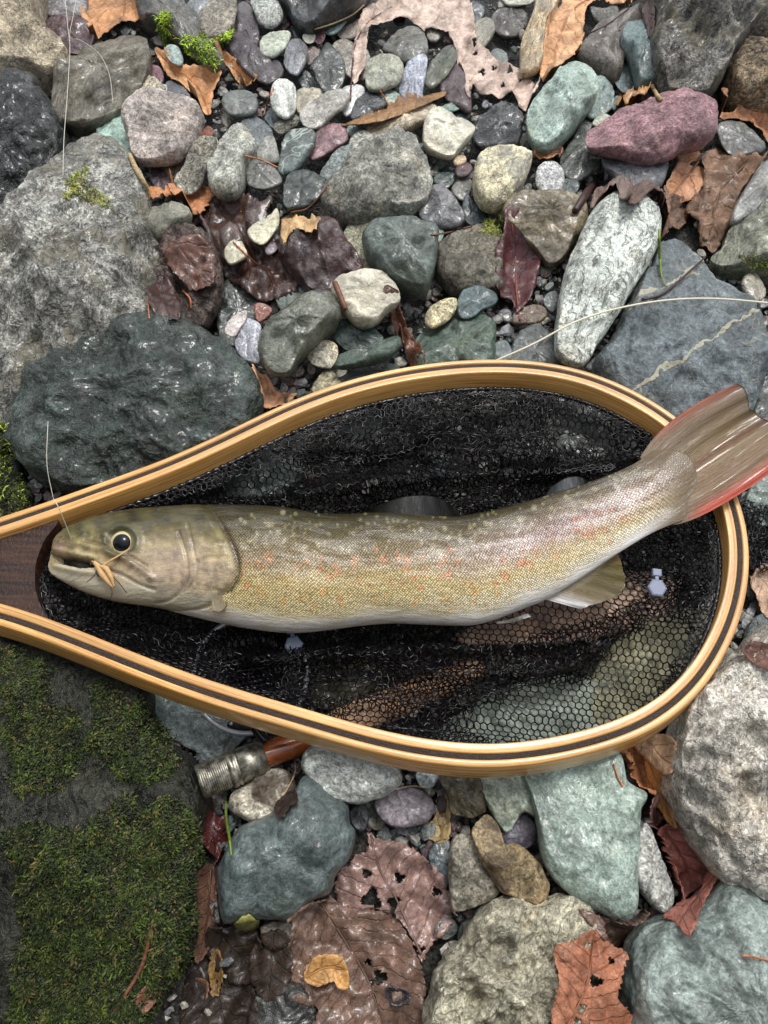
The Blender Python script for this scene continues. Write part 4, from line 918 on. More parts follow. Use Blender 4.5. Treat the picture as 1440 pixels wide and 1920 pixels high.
nr = b.bump(hgt, .0004, .55); nr = b.bump(b.noise(b.vmath('MULTIPLY', uvn, (.12, .30, 1)), 1, 4, .65), .0020, .6, nr)
SKIN = b.fin(b.scale(colx, .92), b.ramp(vn, .35, .65, .32, .48), nr, Specular_IOR_Level=.22, Coat_Weight=b.math('MULTIPLY', b.ramp(b.noise(b.vmath('MULTIPLY', uvn, (.05, .2, 1)), 1, 4, .65), .43, .58, .0, .95), b.ramp(uvn_x, 300, 345, 1, .1)), Coat_Roughness=.05, Coat_Normal=b.bump(b.math('ADD', b.noise(b.vmath('MULTIPLY', uvn, (.20, .55, 1)), 1, 4, .7), b.math('MULTIPLY', vd, -.25)), .0006, 1.0), Subsurface_Weight=.06, Subsurface_Scale=.004)
body = mesh_obj('body', rel(FVf, fish), Fq, SKIN, fish)
set_col(body, np.concatenate([col, alpha[:, None]], 1))
arc = np.cumsum(np.concatenate([[0], np.abs(np.diff(phi))]))
set_vec(body, 'fuv', np.stack([np.repeat(sl, NP_) / .00130, np.tile(arc, NS) * np.repeat(np.maximum(half, .012) * .85, NP_) / .00130, 0 * sfr], -1))
FB = BVHTree.FromPolygons([tuple(v) for v in FVf], Fq)
def FHIT(px, py):
    d = FN * F + np.array([px - 720, 0, 0]) + UN * (960 - py); h = FB.ray_cast(CAM, Vector(d).normalized())
    return None if h[0] is None else np.array(h[0])
# eye
ec = FHIT(229, 1018)
def disc_dome(c, r, hh, nrm, rings=14, seg=40):
    n_ = np.array(nrm, float); n_ /= np.linalg.norm(n_); a = np.cross(n_, [0, 1, 0]); a /= np.linalg.norm(a); c2 = np.cross(n_, a)
    V = [c + n_ * hh]; 
    for k in range(1, rings + 1):
        q = math.pi / 2 * k / rings
        for j in range(seg):
            t = 2 * math.pi * j / seg; V.append(c + n_ * hh * math.cos(q) + r * math.sin(q) * (math.cos(t) * a + math.sin(t) * c2))
    Fs = [(0, 1 + (j + 1) % seg, 1 + j) for j in range(seg)] + [tuple(i + 1 for i in f) for f in grid_faces(rings, seg, True)]
    return np.array(V), Fs
en = np.array([0, -.18, 1.0])
b = NB('iris'); tc = b.n('ShaderNodeTexCoord').outputs['Object']; n_ = b.noise(tc, 900, 3)
IRIS = b.fin(b.mix(n_, rgba('a59a70'), rgba('d6cba2')), .2, None, Coat_Weight=.6, Coat_Roughness=.03)
b = NB('pupil'); PUP = b.fin((.003, .004, .007, 1), .05, None, Specular_IOR_Level=.35)
V, Fs = disc_dome(ec + np.array([0, 0, -.0010]), .0079, .0042, en); eye = tag(mesh_obj('eye', rel(V, fish), Fs, IRIS, fish), 'gold rimmed eye')
V, Fs = disc_dome(ec + np.array([.0002, -.0001, -.0002]), .0064, .0043, en); pu = mesh_obj('pupil', rel(V, fish), Fs, PUP); pu.parent = eye
# fins
b = NB('fin_membrane')
at = b.n('ShaderNodeAttribute', attribute_name='Col').outputs['Color']; fu = b.n('ShaderNodeAttribute', attribute_name='fuv').outputs['Vector']
ry = b.noise(b.vmath('MULTIPLY', fu, (60, 1.2, 1)), 1, 3, .6); ry2 = b.noise(b.vmath('MULTIPLY', fu, (160, 3, 1)), 1, 3, .6)
FIN = b.fin(b.scale(b.scale(at, .68), b.ramp(ry, .3, .7, .72, 1.2)), .35, b.bump(b.math('ADD', ry, ry2), .0007, .6), Specular_IOR_Level=.4, Coat_Weight=b.ramp(b.noise(b.vmath('MULTIPLY', fu, (22, 1.6, 1)), 1, 3), .54, .64, 0, .6), Coat_Roughness=.08)
def fin(name, base, tip, zb, zt, colf, label=None, nu=90, nv=50, wave=.0012, mat=None, ragged=0.0, mid=None, pw=1.0):
    A, B = resample(pts(base), nu, False), resample(pts(tip), nu, False)
    MD = resample(pts(mid), nu, False) if mid else None
    rg = np.random.default_rng(len(name)); jag = 1 - ragged * rg.random(nu)
    V, C, UV = [], [], []
    for k in range(nv):
        t = k / (nv - 1) * jag[:, None] if ragged else np.full((nu, 1), k / (nv - 1))
        p = A * (1 - t) + B * t if mid is None else A * (1 - t) * (1 - 2 * t) + 4 * MD * t * (1 - t) + B * t * (2 * t - 1); u_ = np.linspace(0, 1, nu)
        z = zb + (zt - zb) * t[:, 0] ** pw + wave * np.sin(u_ * 40 + 2 * t[:, 0]) * t[:, 0] * .35 + wave * 1.6 * np.sin(u_ * 8 + 1) * t[:, 0]
        V.append(U(p[:, 0], p[:, 1], z)); C.append(colf(u_, t[:, 0])); UV.append(np.stack([u_, t[:, 0], 0 * u_], -1))
    V = np.vstack(V); V2 = V - np.array([0, 0, .0009]); n0 = len(V)
    Fs = grid_faces(nv, nu); bo = [tuple(i + n0 for i in f[::-1]) for f in Fs]
    loop = list(range(nu)) + [r * nu + nu - 1 for r in range(1, nv)] + [(nv - 1) * nu + c for c in range(nu - 2, -1, -1)] + [r * nu for r in range(nv - 2, 0, -1)]
    sides = [(loop[i], loop[(i + 1) % len(loop)], loop[(i + 1) % len(loop)] + n0, loop[i] + n0) for i in range(len(loop))]
    o = mesh_obj(name, rel(np.vstack([V, V2]), fish), Fs + bo + sides, mat or FIN, fish)
    set_col(o, np.vstack(C + C)); set_vec(o, 'fuv', np.vstack(UV + UV))
    if label: o['label'] = label
    return o
def tailc(u_, t):
    c = cr([(0, 'b85a3c'), (.05, '946045'), (.12, '7d6448'), (.42, '80683f'), (.5, '75491c'), (.56, '876c46'), (.84, '8a6a4a'), (.91, 'b05a3e'), (.97, 'cf4a34'), (1, 'dc6a50')], u_)
    f_ = (1 - sstep(.12, .42, t))[:, None]; c = c * (1 - f_) + lin('6a5a44') * 1.6 * f_
    e_ = sstep(.88, 1, t)[:, None] * .35; return c * (1 - e_) + lin('5a534c') * e_
zt_ = float(zc_[-1])
fin('tail_fin', '1200,858 1222,876 1240,905 1252,940 1262,984', '1382,719 1396,728 1403,748 1406,766 1414,771 1432,785 1470,800 1500,815 1512,838', zt_ - .0014, zt_ + .009, tailc, 'wide tail fin with red lower edge', nu=140, nv=70, wave=.0016, mid='1268,782 1292,806 1320,845 1344,890 1356,945', pw=1.8)
fin('dorsal_fin', '684,962 740,966 800,970 866,972', '700,950 760,931 815,931 856,953', .0520, .0560, lambda u_, t: cr([(0, '35352e'), (.5, '2a2b29'), (1, '1e1e1c')], u_), 'dark folded dorsal fin', nu=60, nv=24)
fin('adipose_fin', '1022,930 1060,926 1090,914 1108,905', '1032,914 1062,896 1086,894 1104,903', .0525, .0550, lambda u_, t: cr([(0, '4a4c4e'), (1, '63666a')], u_), 'small grey adipose fin', nu=40, nv=16)
def analc(u_, t):
    c = cr([(0, '8a6428'), (.2, '6e6228'), (.5, '6a5e38'), (.76, '8a7a5c'), (.86, 'cfc6bc'), (.93, 'ecebea'), (1, 'f0f0f2')], u_)
    f_ = (1 - sstep(0, .3, t))[:, None]; return c * (1 - .7 * f_) + lin('bfb294') * .7 * f_
fin('anal_fin', '1150,1034 1120,1062 1080,1088 1050,1106 1022,1124', '1158,1032 1168,1062 1174,1092 1160,1118 1090,1142', .0470, .0440, analc, 'olive anal fin with white leading edge', nu=80, nv=40, ragged=.07)
fin('pelvic_fin', '930,1166 960,1160 990,1150', '932,1170 963,1166 996,1156', .0420, .0400, lambda u_, t: cr([(0, 'd8d4c8'), (1, 'f0f0f0')], u_), 'thin white edge of folded pelvic fin', nu=24, nv=10)
pz = FHIT(405, 1128)[2]
fin('pectoral_fin', '428,1092 424,1108 412,1116 398,1122', '438,1098 428,1128 414,1146 396,1144', pz + .001, pz + .003, lambda u_, t: cr([(0, '6f6340'), (.6, '8d7f62'), (1, 'a3947c')], u_), 'stub of folded pectoral fin', nu=30, nv=16)

# fly and leader
b = NB('tan_feather'); tc = b.n('ShaderNodeTexCoord').outputs['Object']; n_ = b.noise(tc, 700, 3); FEA = b.fin(b.mix(n_, rgba('a87f4a'), rgba('dbb884')), .6)
b = NB('dark_fibre'); DFI = b.fin(rgba('3a2c20'), .5)
b = NB('clear_line'); LINE = b.fin(rgba('c9c6b8'), .2)
b = NB('cream_line'); CREAM = b.fin(rgba('dcd6bf'), .35)
fz_ = FHIT(192, 1070)[2]
fly = tag(empty('fishing_fly', U(192., 1070., fz_ + .002)), 'tan feathered fishing fly hooked in the trout jaw', 'fishing fly')
def wire(name, pp, zz, r, mat, parent=None, n=30, nt_=6):
    P = resample(pts(pp), n, False); z = np.interp(np.linspace(0, 1, n), np.linspace(0, 1, len(zz)), zz)
    Wp = U(P[:, 0], P[:, 1], z); r = np.interp(np.linspace(0, 1, n), np.linspace(0, 1, len(np.atleast_1d(r))), np.atleast_1d(r))
    V, Fs = tube_geo(rel(Wp, parent) if parent is not None else Wp, r, nt_)
    return mesh_obj(name, V, Fs, mat, parent)
z0 = fz_
wire('body', '176,1054 184,1062 192,1076 204,1092 212,1102', [z0 + .003, z0 + .0045, z0 + .0045, z0 + .004, z0 + .003], [.0012, .0020, .0022, .0016, .0006], FEA, fly, nt_=8)
wire('wing', '182,1060 198,1066 208,1082 214,1100', [z0 + .005, z0 + .0065, z0 + .006, z0 + .004], [.0006, .0018, .0014, .0004], FEA, fly)
wire('quill', '190,1064 206,1052 226,1040 244,1028', [z0 + .004, z0 + .006, z0 + .007, z0 + .006], [.0009, .0008, .0006, .0003], FEA, fly)
for pp in ('186,1066 176,1080 162,1092', '206,1076 222,1092 238,1112', '200,1072 214,1078 230,1100', '208,1100 210,1112 207,1124', '178,1056 172,1052 170,1060'):
    wire('hackle', pp, [z0 + .004, z0 + .005, z0 + .001], [.0004, .0002], DFI if '1112' in pp or '1092' in pp else FEA, fly, 14, 5)
wire('hook', '184,1062 180,1074 190,1082 197,1074', [z0 + .003, z0 + .003, z0 + .002, z0 + .001], [.0004], DFI, fly, 20, 6)

# ------------------------------------------------------------------ fly rod and reel
def lathe_axis(name, A, B, prof, mat, parent, seg=40):
    """prof: (t along A-B in metres, radius)"""
    A, B = np.asarray(A, float), np.asarray(B, float); t = (B - A) / np.linalg.norm(B - A)
    a = np.cross(t, [0, 0, 1.0]); a /= np.linalg.norm(a); c = np.cross(a, t); V = []
    for s_, r in prof:
        for k in range(seg):
            q = 2 * math.pi * k / seg; V.append(A + t * s_ + r * (math.cos(q) * a + math.sin(q) * c))
    n = len(prof); Fs = grid_faces(n, seg, True) + [tuple(range(seg))[::-1], tuple(range((n - 1) * seg, n * seg))]
    return mesh_obj(name, rel(np.array(V), parent), Fs, mat, parent)
b = NB('brushed_metal'); tc = b.n('ShaderNodeTexCoord').outputs['Object']; n_ = b.noise(tc, 220, 4, .7)
METAL = b.fin(b.mix(b.ramp(n_, .35, .65), rgba('6f6c62'), rgba('b9b5a6')), b.ramp(n_, .3, .7, .28, .5), b.bump(n_, .0002, .5), Metallic=.9)
b = NB('rod_wood'); tc = b.n('ShaderNodeTexCoord').outputs['Object']; n_ = b.noise(b.vmath('MULTIPLY', tc, (40, 160, 160)), 1, 5, .6, .3); n3 = b.noise(tc, 700, 2)
RODW = b.fin(b.mix(b.ramp(n_, .3, .7), rgba('6e3216'), rgba('a85a2c')), .18, b.bump(b.ramp(n3, .62, .7), .0006, .6), Coat_Weight=.8, Coat_Roughness=.06)
b = NB('cork'); tc = b.n('ShaderNodeTexCoord').outputs['Object']; CORK = b.fin(b.mix(b.ramp(b.noise(tc, 500, 3), .4, .7), rgba('d8b08e'), rgba('8a6244')), .7)
b = NB('black_metal'); BLK = b.fin(rgba('121214'), .25, None, Metallic=.4)
b = NB('reel_rim'); tc = b.n('ShaderNodeTexCoord').outputs['Object']; RIMM = b.fin(b.mix(b.noise(tc, 300), rgba('8a8c90'), rgba('b5b8be')), .3, None, Metallic=.4)
rz_ = float(GZ(430., 1440.)) + .026
RA, RB = U(373., 1467., rz_), U(760., 1310., rz_ - .026)
rod = tag(empty('fly_rod', RA), 'fly rod with silver screw seat and red brown wood under hoop', 'fishing rod')
pr = [(0, .0088), (.0004, .0100)]
for k in range(13): pr += [(.0012 + k * .00125, .0100), (.0016 + k * .00125, .0104), (.0021 + k * .00125, .0104), (.0024 + k * .00125, .0100)]
lathe_axis('screw_cap', RA, RB, pr + [(.0185, .0100), (.0186, .0112), (.0215, .0114), (.0222, .0104), (.0232, .0112), (.0245, .0112), (.0250, .0102)], METAL, rod)
lathe_axis('hood', RA, RB, [(.0250, .0100), (.0252, .0106), (.0385, .0103), (.0388, .0096), (.0400, .0096), (.0402, .0090), (.0415, .0090), (.0416, .0080)], METAL, rod)
lathe_axis('wood_insert', RA, RB, [(.0400, .0079), (.042, .0081), (.06, .0081), (.078, .0080), (.080, .0078)], RODW, rod)
lathe_axis('cork_grip', RA, RB, [(.0798, .0080), (.082, .0100), (.11, .0112), (.15, .0100), (.19, .0085), (.20, .006)], CORK, rod)
lathe_axis('shaft', RA, RB, [(.19, .0035), (.30, .0030)], RODW, rod, 16)
rc = U(472., 1266., float(GZ(472., 1266.)) + .010)
reel = tag(empty('fly_reel', rc), 'round silver and black fly reel half hidden under the hoop', 'fishing reel')
def ring(name, r0, r1, z0, z1, mat, parent, seg=72, org=None):
    V = []
    for r, z in ((r0, z0), (r1, z0), (r1, z1 - .0006), (r1 - .0008, z1), (r0 + .0004, z1)):
        for k in range(seg): q = 2 * math.pi * k / seg; V.append((r * math.cos(q), r * math.sin(q), z))
    Fs = []
    for i in range(5):
        for j in range(seg): Fs.append((i * seg + j, i * seg + (j + 1) % seg, ((i + 1) % 5) * seg + (j + 1) % seg, ((i + 1) % 5) * seg + j))
    o = mesh_obj(name, V, Fs, mat, parent); return o
ring('rim', .0352, .0385, -.006, .010, RIMM, reel)
face = ring('face_plate', .006, .0353, -.005, .0066, BLK, reel)
for k in range(30):
    q = 2 * math.pi * k / 30
    me = None
    V, Fs = disc_dome(np.array([.0325 * math.cos(q), .0325 * math.sin(q), .0064]), .0013, .0007, (0, .001, 1), 3, 10)
    h_ = mesh_obj('stud', V, Fs, RIMM if k % 2 else BLK); h_.parent = face
wire('foot', '462,1300 478,1360 500,1392', [rz_ + .004, rz_ + .009, rz_ + .008], [.0035, .0035, .003], BLK, reel, 16, 8)

# ------------------------------------------------------------------ fallen leaves
def leaf_mat(name, wet):
    b = NB(name); tc = b.n('ShaderNodeTexCoord').outputs['Object']; oi = b.n('ShaderNodeObjectInfo')
    v = b.vmath('ADD', tc, b.comb(b.math('MULTIPLY', oi.outputs['Random'], 9), 0.0, 0.0))
    n1 = b.noise(v, 60, 4, .6); n2 = b.noise(v, 350, 4, .65); n0 = b.noise(v, 28, 3)
    lu = b.n('ShaderNodeSeparateXYZ'); b.set(lu.inputs[0], b.n('ShaderNodeAttribute', attribute_name='luv').outputs['Vector'])
    ad = b.math('ABSOLUTE', lu.outputs[1]); ph = b.math('ADD', b.math('MULTIPLY', b.math('SUBTRACT', lu.outputs[0], b.math('MULTIPLY', ad, .75)), 105), b.math('MULTIPLY', n1, .9))
    fr = b.math('ABSOLUTE', b.math('SUBTRACT', b.math('FRACT', ph), .5)); vein = b.math('MAXIMUM', b.ramp(fr, .02, .09, 1, 0), b.ramp(ad, .0004, .0011, 1, 0))
    vd2 = b.voro(v, 420, 'DISTANCE_TO_EDGE'); vein2 = b.ramp(vd2, 0, .06, 1, 0)
    col = b.scale(oi.outputs['Color'], b.ramp(n1, .3, .7, .62, 1.35)); col = b.scale(col, b.ramp(n2, .3, .7, .78, 1.22))
    col = b.mix(b.ramp(n0, .55, .72, 0, .5), col, b.vmath('MULTIPLY', col, (.45, .36, .30)))
    col = b.mix(b.math('MULTIPLY', vein, .35), col, b.vmath('MULTIPLY', col, (.5, .42, .36)))
    hh = b.math('ADD', b.math('MULTIPLY', vein, -.8), b.math('ADD', b.math('MULTIPLY', vein2, -.3), b.math('MULTIPLY', n2, .6)))
    nr = b.bump(hh, .0010, .8)
    return b.fin(col, b.ramp(b.noise(v, 50, 3), .4, .6, .75 - .55 * wet, .55 - .35 * wet), nr, Specular_IOR_Level=.35 + .3 * wet, Coat_Weight=.6 * wet, Coat_Roughness=.1)
LM = {'d': leaf_mat('leaf_dry', .2), 'w': leaf_mat('leaf_wet', .65)}
b = NB('leaf_rib'); oi = b.n('ShaderNodeObjectInfo'); RIBM = b.fin(oi.outputs['Color'], .5)
LV = [0]
def leaf(label, color, outline, m='d', lift=.002, crumple=.003, curl=.004, holes=(), rib=None, name='leaf', step=5.0, flat=.7, jag=1.5, cat='leaf', ribc=None, roll=None, cup=0.0, parent=None):
    LV[0] += 1; sd_ = LV[0]
    P = pts(outline); per = np.linalg.norm(np.diff(np.vstack([P, P[:1]]), axis=0), axis=1).sum()
    n = int(max(30, per / 3.6)); O = resample(P, n)
    rg = np.random.default_rng(sd_)
    O = O + (rg.normal(size=O.shape) * jag * .45 + np.sin(np.arange(n) * 1.7)[:, None] * jag * .4)
    lo, hi = O.min(0), O.max(0)
    gx_, gy_ = np.meshgrid(np.arange(lo[0], hi[0], step), np.arange(lo[1], hi[1], step * .87)); gx_ = gx_ + (np.arange(gx_.shape[0]) % 2)[:, None] * step / 2
    q = np.stack([gx_.ravel(), gy_.ravel()], -1); q = q[inpoly(q[:, 0], q[:, 1], O)]; q = q[distpl(q[:, 0], q[:, 1], O, True) > step * .5]
    q = q + rg.normal(size=q.shape) * .5
    tr = delaunay_2d_cdt([Vector(p) for p in np.vstack([O, q])], [(i, (i + 1) % n) for i in range(n)], [], 0, 1e-5)
    X = np.array([list(p) for p in tr[0]]); T3 = np.array([f for f in tr[2] if len(f) == 3])
    cen = X[T3].mean(1); ok = inpoly(cen[:, 0], cen[:, 1], O)
    for hx, hy, hr in holes:
        an = np.arctan2(cen[:, 1] - hy, cen[:, 0] - hx)
        ok &= np.hypot(cen[:, 0] - hx, cen[:, 1] - hy) > hr * (1 + .3 * np.sin(an * 3 + hx))
    T3 = T3[ok]; us, inv = np.unique(T3, return_inverse=True); X = X[us]; T3 = inv.reshape(-1, 3)
    hz = np.array([HIT(x, y)[2] for x, y in X])
    A_ = np.stack([X[:, 0] - X[:, 0].mean(), X[:, 1] - X[:, 1].mean(), np.ones(len(X))], -1)
    k_, *_ = np.linalg.lstsq(A_, hz, rcond=None); base = A_ @ k_
    base = base * flat + np.percentile(hz, 70) * (1 - flat) + lift
    d = distpl(X[:, 0], X[:, 1], O[::2], True); dm_ = max(d.max(), 1)
    W3 = U(X[:, 0], X[:, 1], base)
    cr_ = fbm(W3, 28, 4, sd_ * 1.9); cr2 = np.abs(fbm(W3, 50, 2, sd_ * 3.1))
    dz = crumple * (cr_ * 1.3 - cr2 * 1.1 + .4) + curl * (1 - sstep(0, .55, d / dm_)) * (.55 + .9 * fbm(W3, 22, 2, sd_ + 40)) - cup * sstep(0, 1, d / dm_)
    if rib is not None:
        R_ = resample(pts(rib), 40, False); dz -= .0012 * np.exp(-(distpl(X[:, 0], X[:, 1], R_) / 7) ** 2)
    z = base + dz; z = np.where(z < hz + .0006, np.minimum(hz + .0006, base + .022), z)
    V = W3.copy(); V[:, 2] += z - base
    org = V.mean(0)
    if parent is not None: org = np.array(parent.location)
    # face up
    a_, b_, c_ = V[T3[:, 0]], V[T3[:, 1]], V[T3[:, 2]]
    fl_ = np.cross(b_ - a_, c_ - a_)[:, 2] < 0; T3[fl_] = T3[fl_][:, ::-1]
    o = mesh_obj(name, V - org, T3.tolist(), LM[m], parent, loc=None if parent is not None else org)
    c0 = lin(color); c0 = c0.mean() * .12 + c0 * .88; o.color = (*c0, 1)
    if rib is not None:
        RL = resample(pts(rib), 60, False)
    else:
        Xc = X - X.mean(0); _, ev_ = np.linalg.eigh(Xc.T @ Xc); ax_ = ev_[:, 1]; pr_ = Xc @ ax_; RL = X.mean(0) + np.linspace(pr_.min(), pr_.max(), 60)[:, None] * ax_
    d2 = (X[:, None, 0] - RL[None, :, 0]) ** 2 + (X[:, None, 1] - RL[None, :, 1]) ** 2; ia = d2.argmin(1)
    sl2 = np.concatenate([[0], np.cumsum(np.linalg.norm(np.diff(RL, axis=0), axis=1))])[ia] / 2900
    tg = np.gradient(RL, axis=0)[ia]; sgn = np.sign(tg[:, 0] * (X[:, 1] - RL[ia, 1]) - tg[:, 1] * (X[:, 0] - RL[ia, 0]))
    set_vec(o, 'luv', np.stack([sl2, sgn * np.sqrt(d2.min(1)) / 2900, 0 * sl2], -1))
    md = o.modifiers.new('thickness', 'SOLIDIFY'); md.thickness = .0005; md.offset = 0
    if parent is None: tag(o, label, cat)
    elif label: o['label'] = label
    if rib is not None:
        R_ = resample(pts(rib), 36, False); zz = []
        for x, y in R_:
            i = np.argmin((X[:, 0] - x) ** 2 + (X[:, 1] - y) ** 2); dd = math.hypot(X[i, 0] - x, X[i, 1] - y)
            zz.append(z[i] if dd < 12 else max(HIT(x, y)[2] + .0008, z[i] - .001))
        zz = np.convolve(np.pad(zz, 3, 'edge'), np.ones(7) / 7, 'valid')
        Wp = U(R_[:, 0], R_[:, 1], zz + .0004) - org
        Vt, Ft = tube_geo(Wp, np.linspace(.00085, .0003, len(Wp)), 6)
        r_ = mesh_obj('midrib', Vt, Ft, RIBM, o if parent is None else parent); cc = lin(ribc or color) * (1 if ribc else .55); r_.color = (*cc, 1)
    return o
leaf('tan leaf with torn edge above wine red stone', 'c58d58', '157,-25 270,-25 266,30 257,43 231,44 214,58 191,74 184,92 170,68 161,47 165,33 156,20', curl=.005, lift=.006, rib='232,-25 233,5 231,40', jag=2.5)
leaf('curled heart shaped tan leaf beside bright moss', 'cf9660', '290,91 310,99 335,124 360,132 385,131 413,134 416,148 401,176 391,219 370,197 350,172 320,152 304,126', curl=.005, lift=.009, rib='293,93 330,132 370,160 392,215', cup=.004)
leaf('narrow rolled tan leaf on maroon slate', 'c38a50', '404,101 425,99 451,124 476,144 484,155 466,170 447,161 429,131', curl=.006, lift=.003, cup=.004)
leaf('large arching pinkish beige leaf with worm holes', 'cbb3a3', '664,172 661,110 671,60 689,19 715,-2 750,-25 860,-25 886,30 891,70 906,95 936,119 961,129 986,149 1004,169 1001,196 991,214 975,202 960,182 950,187 925,185 900,172 885,160 881,192 871,177 871,150 859,120 849,99 832,63 800,56 795,63 780,51 750,46 711,56 691,71 686,130 683,141', lift=.010, crumple=.005, curl=.006, step=4, holes=((889,83,5),(891,101,4),(926,130,3.5),(903,137,6),(955,136,4.5),(943,162,3.5),(976,154,3.5)), rib='657,188 659,150 666,85 690,42 735,12', ribc='4a2620', flat=.35, jag=1.2)
leaf('orange tan curled leaf beside the finger stone', 'dba673', '1012,141 1017,85 1029,40 1049,15 1080,-25 1204,-25 1203,5 1176,16 1140,22 1115,12 1098,22 1094,50 1091,75 1081,116 1061,146 1021,169', lift=.008, crumple=.004, curl=.006, rib='1180,-15 1100,0 1065,30 1045,85 1030,150')
leaf('small golden brown leaf by the pinkish pebble', 'b38040', '1156,199 1162,179 1185,171 1205,177 1202,201 1180,204 1167,212', m='w', step=4)
leaf('dark red wet leaf under the teal block edge', '4a2a26', '1200,28 1212,5 1222,0 1226,30 1222,70 1214,64 1208,50', m='w', step=4)
leaf('orange lobed leaf below the dusty red stone', 'c58c63', '1274,279 1306,282 1310,300 1291,311 1320,320 1320,337 1301,372 1270,387 1244,387 1239,371 1257,330 1267,310', lift=.006, rib='1310,303 1285,335 1250,380')
leaf('crumpled dark brown leaf hanging over gravel', '876850', '1309,301 1350,279 1370,289 1420,299 1430,305 1402,341 1382,371 1374,412 1357,442 1337,478 1319,462 1299,421 1284,396 1304,361 1317,336', lift=.006, crumple=.008, rib='1395,310 1350,360 1330,440')
leaf('brown limp leaf under the orange lobed leaf', '785a46', '1231,374 1286,386 1282,427 1252,437 1239,458 1235,430', crumple=.006, step=4)
leaf('rusty leaf scrap beside the grey wedge stone', 'b07a50', '1334,204 1370,214 1390,199 1440,204 1490,222 1490,305 1440,284 1420,242 1400,227 1370,228 1344,222', crumple=.006, lift=.004)
leaf('shiny maroon leaf with rolled orange edges', '552528', '946,401 972,407 962,425 987,449 1016,469 1041,477 1017,487 1007,521 1002,541 987,577 964,604 961,571 944,561 928,556 926,490 928,470 943,440', m='w', curl=.007, lift=.004, cup=.004, rib='975,600 968,540 966,470 960,420', ribc='8d4a36')
leaf('torn orange leaf beside the flat grey stone', 'c48452', '271,364 287,352 307,359 327,347 337,362 363,359 377,349 402,370 385,395 370,405 353,395 337,402 319,371 282,379', lift=.004, crumple=.004, jag=3, step=4)
leaf('small torn yellow tan leaf on maroon boulder', 'cda670', '529,425 537,407 550,404 565,419 590,411 602,415 586,437 567,434 545,442 529,457', step=4, jag=2.5)
leaf('rolled orange tan leaf beside dark green boulder', 'c89871', '482,711 500,709 511,725 521,744 540,744 551,727 562,730 557,757 520,771 493,767', curl=.006, lift=.004, step=4)
leaf('wet dark brown leaf litter beside the cream shards', '44291f', '372,400 425,374 480,381 516,398 506,440 532,480 562,545 505,566 450,545 412,500 392,450', m='w', crumple=.008, lift=.001, jag=3)
leaf('wet reddish litter on the pinkish rough rock', '6a4638', '305,470 345,450 392,462 405,500 395,540 365,548 330,520', m='w', crumple=.007, lift=.001, jag=3, step=4)
leaf('dark red brown soaked leaf behind dark green boulder', '3c1f18', '284,545 310,520 335,560 345,605 320,610 292,595', m='w', crumple=.006, step=4)
leaf('broad pinkish grey leaf with holes beside blue green boulder', '96766c', '691,1560 704,1570 730,1576 756,1580 782,1596 808,1618 830,1640 840,1670 849,1705 844,1729 820,1757 798,1784 789,1798 774,1761 761,1738 736,1713 704,1703 679,1706 660,1723 636,1707 626,1664 636,1635 649,1618 653,1625 666,1605 688,1592', m='w', lift=.006, crumple=.006, curl=.004, holes=((687,1638,8),(750,1644,9),(697,1683,17),(738,1692,11),(818,1671,8),(788,1777,7),(735,1712,7)), rib='790,1790 745,1690 712,1630 695,1565', jag=3, flat=.5)
leaf('broad grey brown rotting leaf below pinkish leaf', '7a5e4e', '550,1706 580,1685 625,1684 653,1723 679,1704 708,1707 737,1720 763,1750 782,1788 792,1814 798,1846 795,1885 792,1970 585,1970 596,1892 563,1877 544,1856 536,1824 539,1785 547,1744', m='w', lift=.010, crumple=.008, curl=.004, holes=((690,1805,7),(712,1832,12),(700,1842,6)), rib='600,1690 650,1770 690,1840 720,1930', jag=3, flat=.5)
leaf('curled golden leaf lying on the rotting leaf', 'c08d4a', '571,1833 582,1799 610,1789 641,1794 654,1825 652,1853 635,1853 625,1840 595,1848', lift=.021, curl=.004, cup=.002, step=4, flat=.3, rib='574,1832 610,1815 648,1818')
leaf('dark purple chip of leaf on rotting leaf', '3a3238', '722,1849 735,1846 766,1856 765,1874 738,1882 728,1868', m='w', lift=.016, step=4, flat=.3, crumple=.001)
leaf('rust brown lobed leaf with holes on eroded boulder', 'a86a49', '1039,1778 1073,1763 1086,1748 1116,1743 1139,1766 1170,1786 1161,1826 1152,1863 1170,1887 1185,1906 1180,1965 1033,1965 1038,1887 1045,1832', lift=.007, crumple=.006, holes=((1100,1770,6),(1145,1801,6),(1114,1836,10),(1090,1893,9),(1082,1915,8)), rib='1050,1950 1095,1860 1110,1790 1112,1748', jag=3, flat=.5)
LFR = leaf('folded reddish brown leaf against the whitish boulder', '95564a', '1226,1560 1260,1539 1281,1544 1321,1610 1344,1633 1316,1657 1262,1692 1254,1650 1239,1600', lift=.004, rib='1245,1555 1280,1610 1300,1660')
leaf('turned up flap of the leaf', 'a06050', '1242,1716 1280,1690 1311,1674 1328,1629 1345,1640 1314,1702 1286,1752 1262,1727', lift=.006, parent=LFR, name='folded_flap', step=4)
leaf('serrated orange brown leaf half under the hoop', 'bf7d4b', '1150,1408 1200,1392 1216,1440 1217,1470 1215,1495 1195,1482 1189,1466 1177,1456 1171,1441 1159,1426', lift=.004, rib='1180,1405 1200,1440 1213,1490', step=4, jag=3)
leaf('serrated golden leaf pointing to the red leaf', 'd6a35a', '1208,1425 1231,1434 1251,1480 1263,1520 1268,1553 1245,1537 1234,1516 1221,1511 1219,1480 1211,1460', lift=.007, rib='1218,1430 1240,1485 1262,1545', step=4, jag=3)
leaf('crumpled pale tan leaf scrap above golden leaf', 'cba27d', '1186,1393 1225,1376 1257,1388 1260,1421 1246,1452 1225,1442 1204,1421', lift=.010, crumple=.006, step=4)
